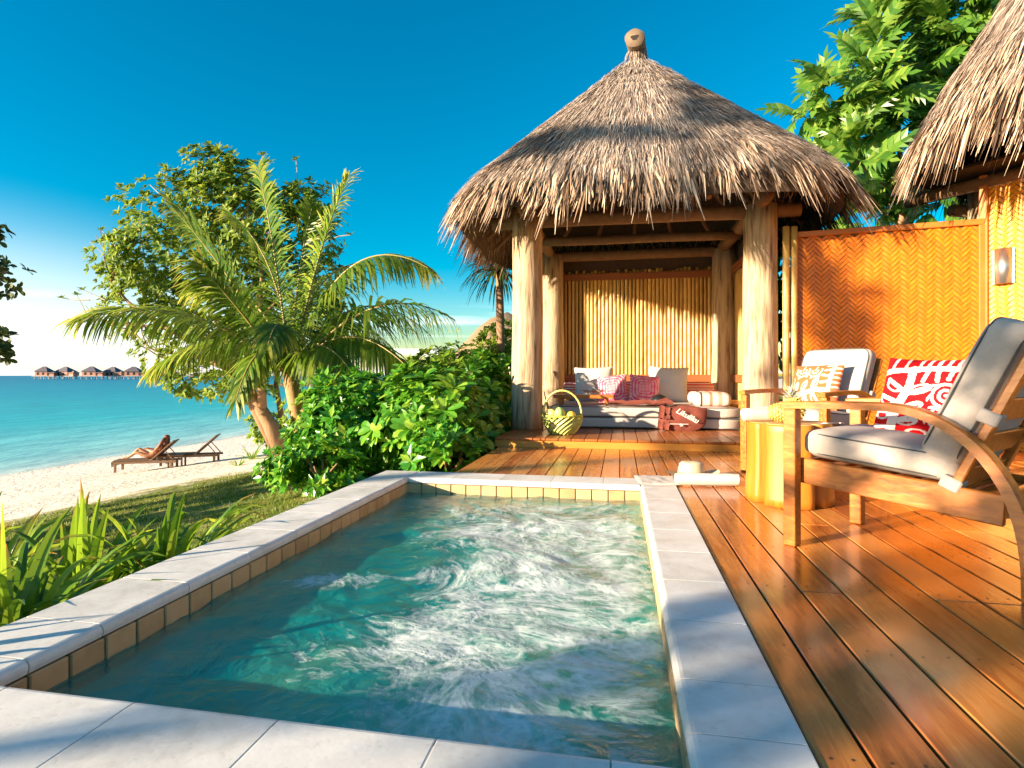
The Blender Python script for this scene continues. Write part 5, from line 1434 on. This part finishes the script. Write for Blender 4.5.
def breadfruit():
    random.seed(17)
    d0 = 12.5; base = at_d(900, 450, d0); base.z = -.3
    t = thing('breadfruit_tree', 'breadfruit tree with big lobed leaves between the two thatch roofs', 'tree', base)
    k = d0/576
    def P(u, v, dep=0): return at_d(u, v, d0+dep)-base
    tr = MB(); tips = []
    tr.tube([V((0, 0, 0)), P(900, 260), P(905, 190)], [.16, .13, .10], 10)
    lm = MB()
    blobs = [((820, 108), 36, 22), ((860, 90), 45, 45), ((900, 50), 52, 48), ((950, 25), 55, 40), ((985, 10), 45, 30), ((880, 140), 48, 45), ((840, 150), 40, 35), ((915, 120), 50, 50), ((880, 205), 40, 22), ((930, 205), 30, 20), ((940, 80), 40, 50), ((900, 10), 35, 25), ((980, -30), 60, 40), ((1020, 60), 50, 60)]
    for (cu, cv), ru, rv in blobs:
        c = P(cu, cv, rnd(-.4, .8))
        tr.tube([P(903, 200), P(903, 200).lerp(c, .5)+rdir()*.15, c], [.06, .04, .02], 6)
        for i in range(int(ru*rv/140)+4):
            q = rdir()*random.random()**.4; p = c+V((q.x*ru*k, q.y*.8, q.z*rv*k))
            for j in range(3):
                dd = (q*.7+rdir()*.8+V((-.25, -.45, .15))).normalized()
                lobed_leaf(lm, p, dd, V((-.6, -.6, .7))+rdir()*.5, rnd(.6, .98))
    tr.build('trunk', M['bark'], t, True); lm.build('crown', M['lobed'], t)
breadfruit()
shrub('garden_bush', 'dark green bush showing above the woven fence', 'bush', (4.0, 10.6, 2.1), 1.9, 1.0, 1.05, 420, .3, .14, M['bush'], 'o', 6, zfloor=-.3)

def shade_tree(lab, base, trunk_pts, blobs, nleaf, mat=None, ln=.17, wd=.09, r=.18):
    t = thing('shade_tree', lab, 'tree', base); tr = MB(); lm = MB()
    tr.tube([V(p) for p in trunk_pts], [r*(1-.5*i/(len(trunk_pts)-1)) for i in range(len(trunk_pts))], 9)
    top_ = V(trunk_pts[-1])
    for c, rx, ry, rz_ in blobs:
        c = V(c); tr.tube([top_, top_.lerp(c, .5)+rdir()*.2, c], [.07, .045, .02], 6)
        for i in range(int(nleaf*rx*ry)+12):
            q = rdir()*random.random()**.4; p = c+V((q.x*rx, q.y*ry, q.z*rz_))
            if noise.noise(p*1.1+base) < -.2: continue
            rosette(lm, p, q+V((0, 0, .6)), 8, ln, wd, 'o')
    tr.build('trunk', M['bark'], t, True); lm.build('crown', mat or M['dark_leaf'], t)
random.seed(3)
# tree whose branch tips enter at the left edge
b0 = V((-8.6, 4.3, gz(-8.6, 4.3)))
def LP(u, v, d): return at_d(u, v, d)-b0
shade_tree('dark leaved tree whose branch tips reach in at the left edge', b0, [(0, 0, 0), (-.1, .1, 1.6), (-.3, .3, 2.8)],
           [(LP(-12, 230, 8.6), .28, .3, .22), (LP(-6, 275, 8.6), .45, .45, .34), (LP(-45, 250, 8.8), .7, .7, .6), (LP(-2, 345, 8.4), .26, .3, .32), (LP(-25, 330, 8.6), .35, .4, .4), ((-.9, .3, 3.4), 1.1, 1.1, .8), ((-.2, -.6, 3.6), .9, .9, .7), ((-1.2, -.9, 2.6), .9, .9, .7)], 110, None, .13, .075)
# garden trees behind the photographer, between the villa path and the beach
def back_tree(lab, q, Ldist, h, blobs, nleaf=22, lean=(0, 0)):
    n_ = V((.6, -.8, 0)); l_ = V((.8, .6, 0)); b = n_*q-l_*Ldist; b.z = gz(b.x, b.y)
    z0 = b.z; shade_tree(lab, b, [(0, 0, 0), (lean[0]*.5, lean[1]*.5, (h-z0)*.5), (lean[0], lean[1], h-z0)], [((n_*a-l_*bb+V((0, 0, z-z0)))[:], rx, rx, rz_) for a, bb, z, rx, rz_ in blobs], nleaf, None, .26, .14)
back_tree('bushy tree behind the photographer shading the near deck', 1.0, 8.5, 2.0, [(0, 0, 1.2, 1.5, 1.4), (1.6, .3, 1.3, 1.5, 1.4), (-1.75, .4, 1.5, 1.15, 1.4), (-2.15, .3, 2.5, .85, .8), (-2.15, .3, 3.8, .8, .7), (-1.4, .3, 4.0, .8, .6), (0, 0, 3.4, 1.6, 1.2), (1.5, .5, 3.4, 1.5, 1.2), (-1.8, .2, 3.3, 1.0, .8)], 44)
back_tree('tall garden tree behind the photographer dappling the gazebo roof', -4.75, 15, 6.6, [(-1.9, 0, 7.9, .75, .35), (-1.2, .3, 8.3, .8, .4), (-.4, .2, 8.8, .8, .42), (.4, 0, 8.6, .7, .4), (-.9, 0, 9.4, .6, .3), (0, .1, 5.6, .3, .6), (0, 0, 4.4, .32, .6), (.05, .1, 6.4, .3, .5)], 20)
back_tree('coastal shrub tree shading the lawn beside the lilies', -8.2, 9.0, 1.2, [(0, 0, 1.1, 1.3, .8), (-1.6, .3, 1.0, 1.1, .7), (-3.0, .2, 1.1, 1.1, .7), (1.2, .3, .9, .8, .6)], 34)

# lawn blades
def lawn():
    random.seed(9); mb = MB(); n = 0
    while n < 26000:
        y = rnd(2.3, 13); x = rnd(-9, -2.1)
        if x < -13.2+y*.52 + 1.5*noise.noise(V((x*.5, y*.5, 0))): continue
        if noise.noise(V((x*1.1, y*1.1, 8))) < -.25 and random.random() < .8: continue
        n += 1
        z = gz(x, y); z = min(z, -.36) if x > -3 else z
        h = rnd(.02, .055); a = rnd(0, 6.28); w_ = rnd(.004, .008); s = V((math.cos(a), math.sin(a), 0))*w_; e = V((rnd(-.03, .03), rnd(-.03, .03), h))
        p = V((x, y, z)); mb.add([p-s, p+s, p+e], [(0, 1, 2)])
    struct(mb.build('lawn_grass', M['grass_blade']), 'stuff')
lawn()
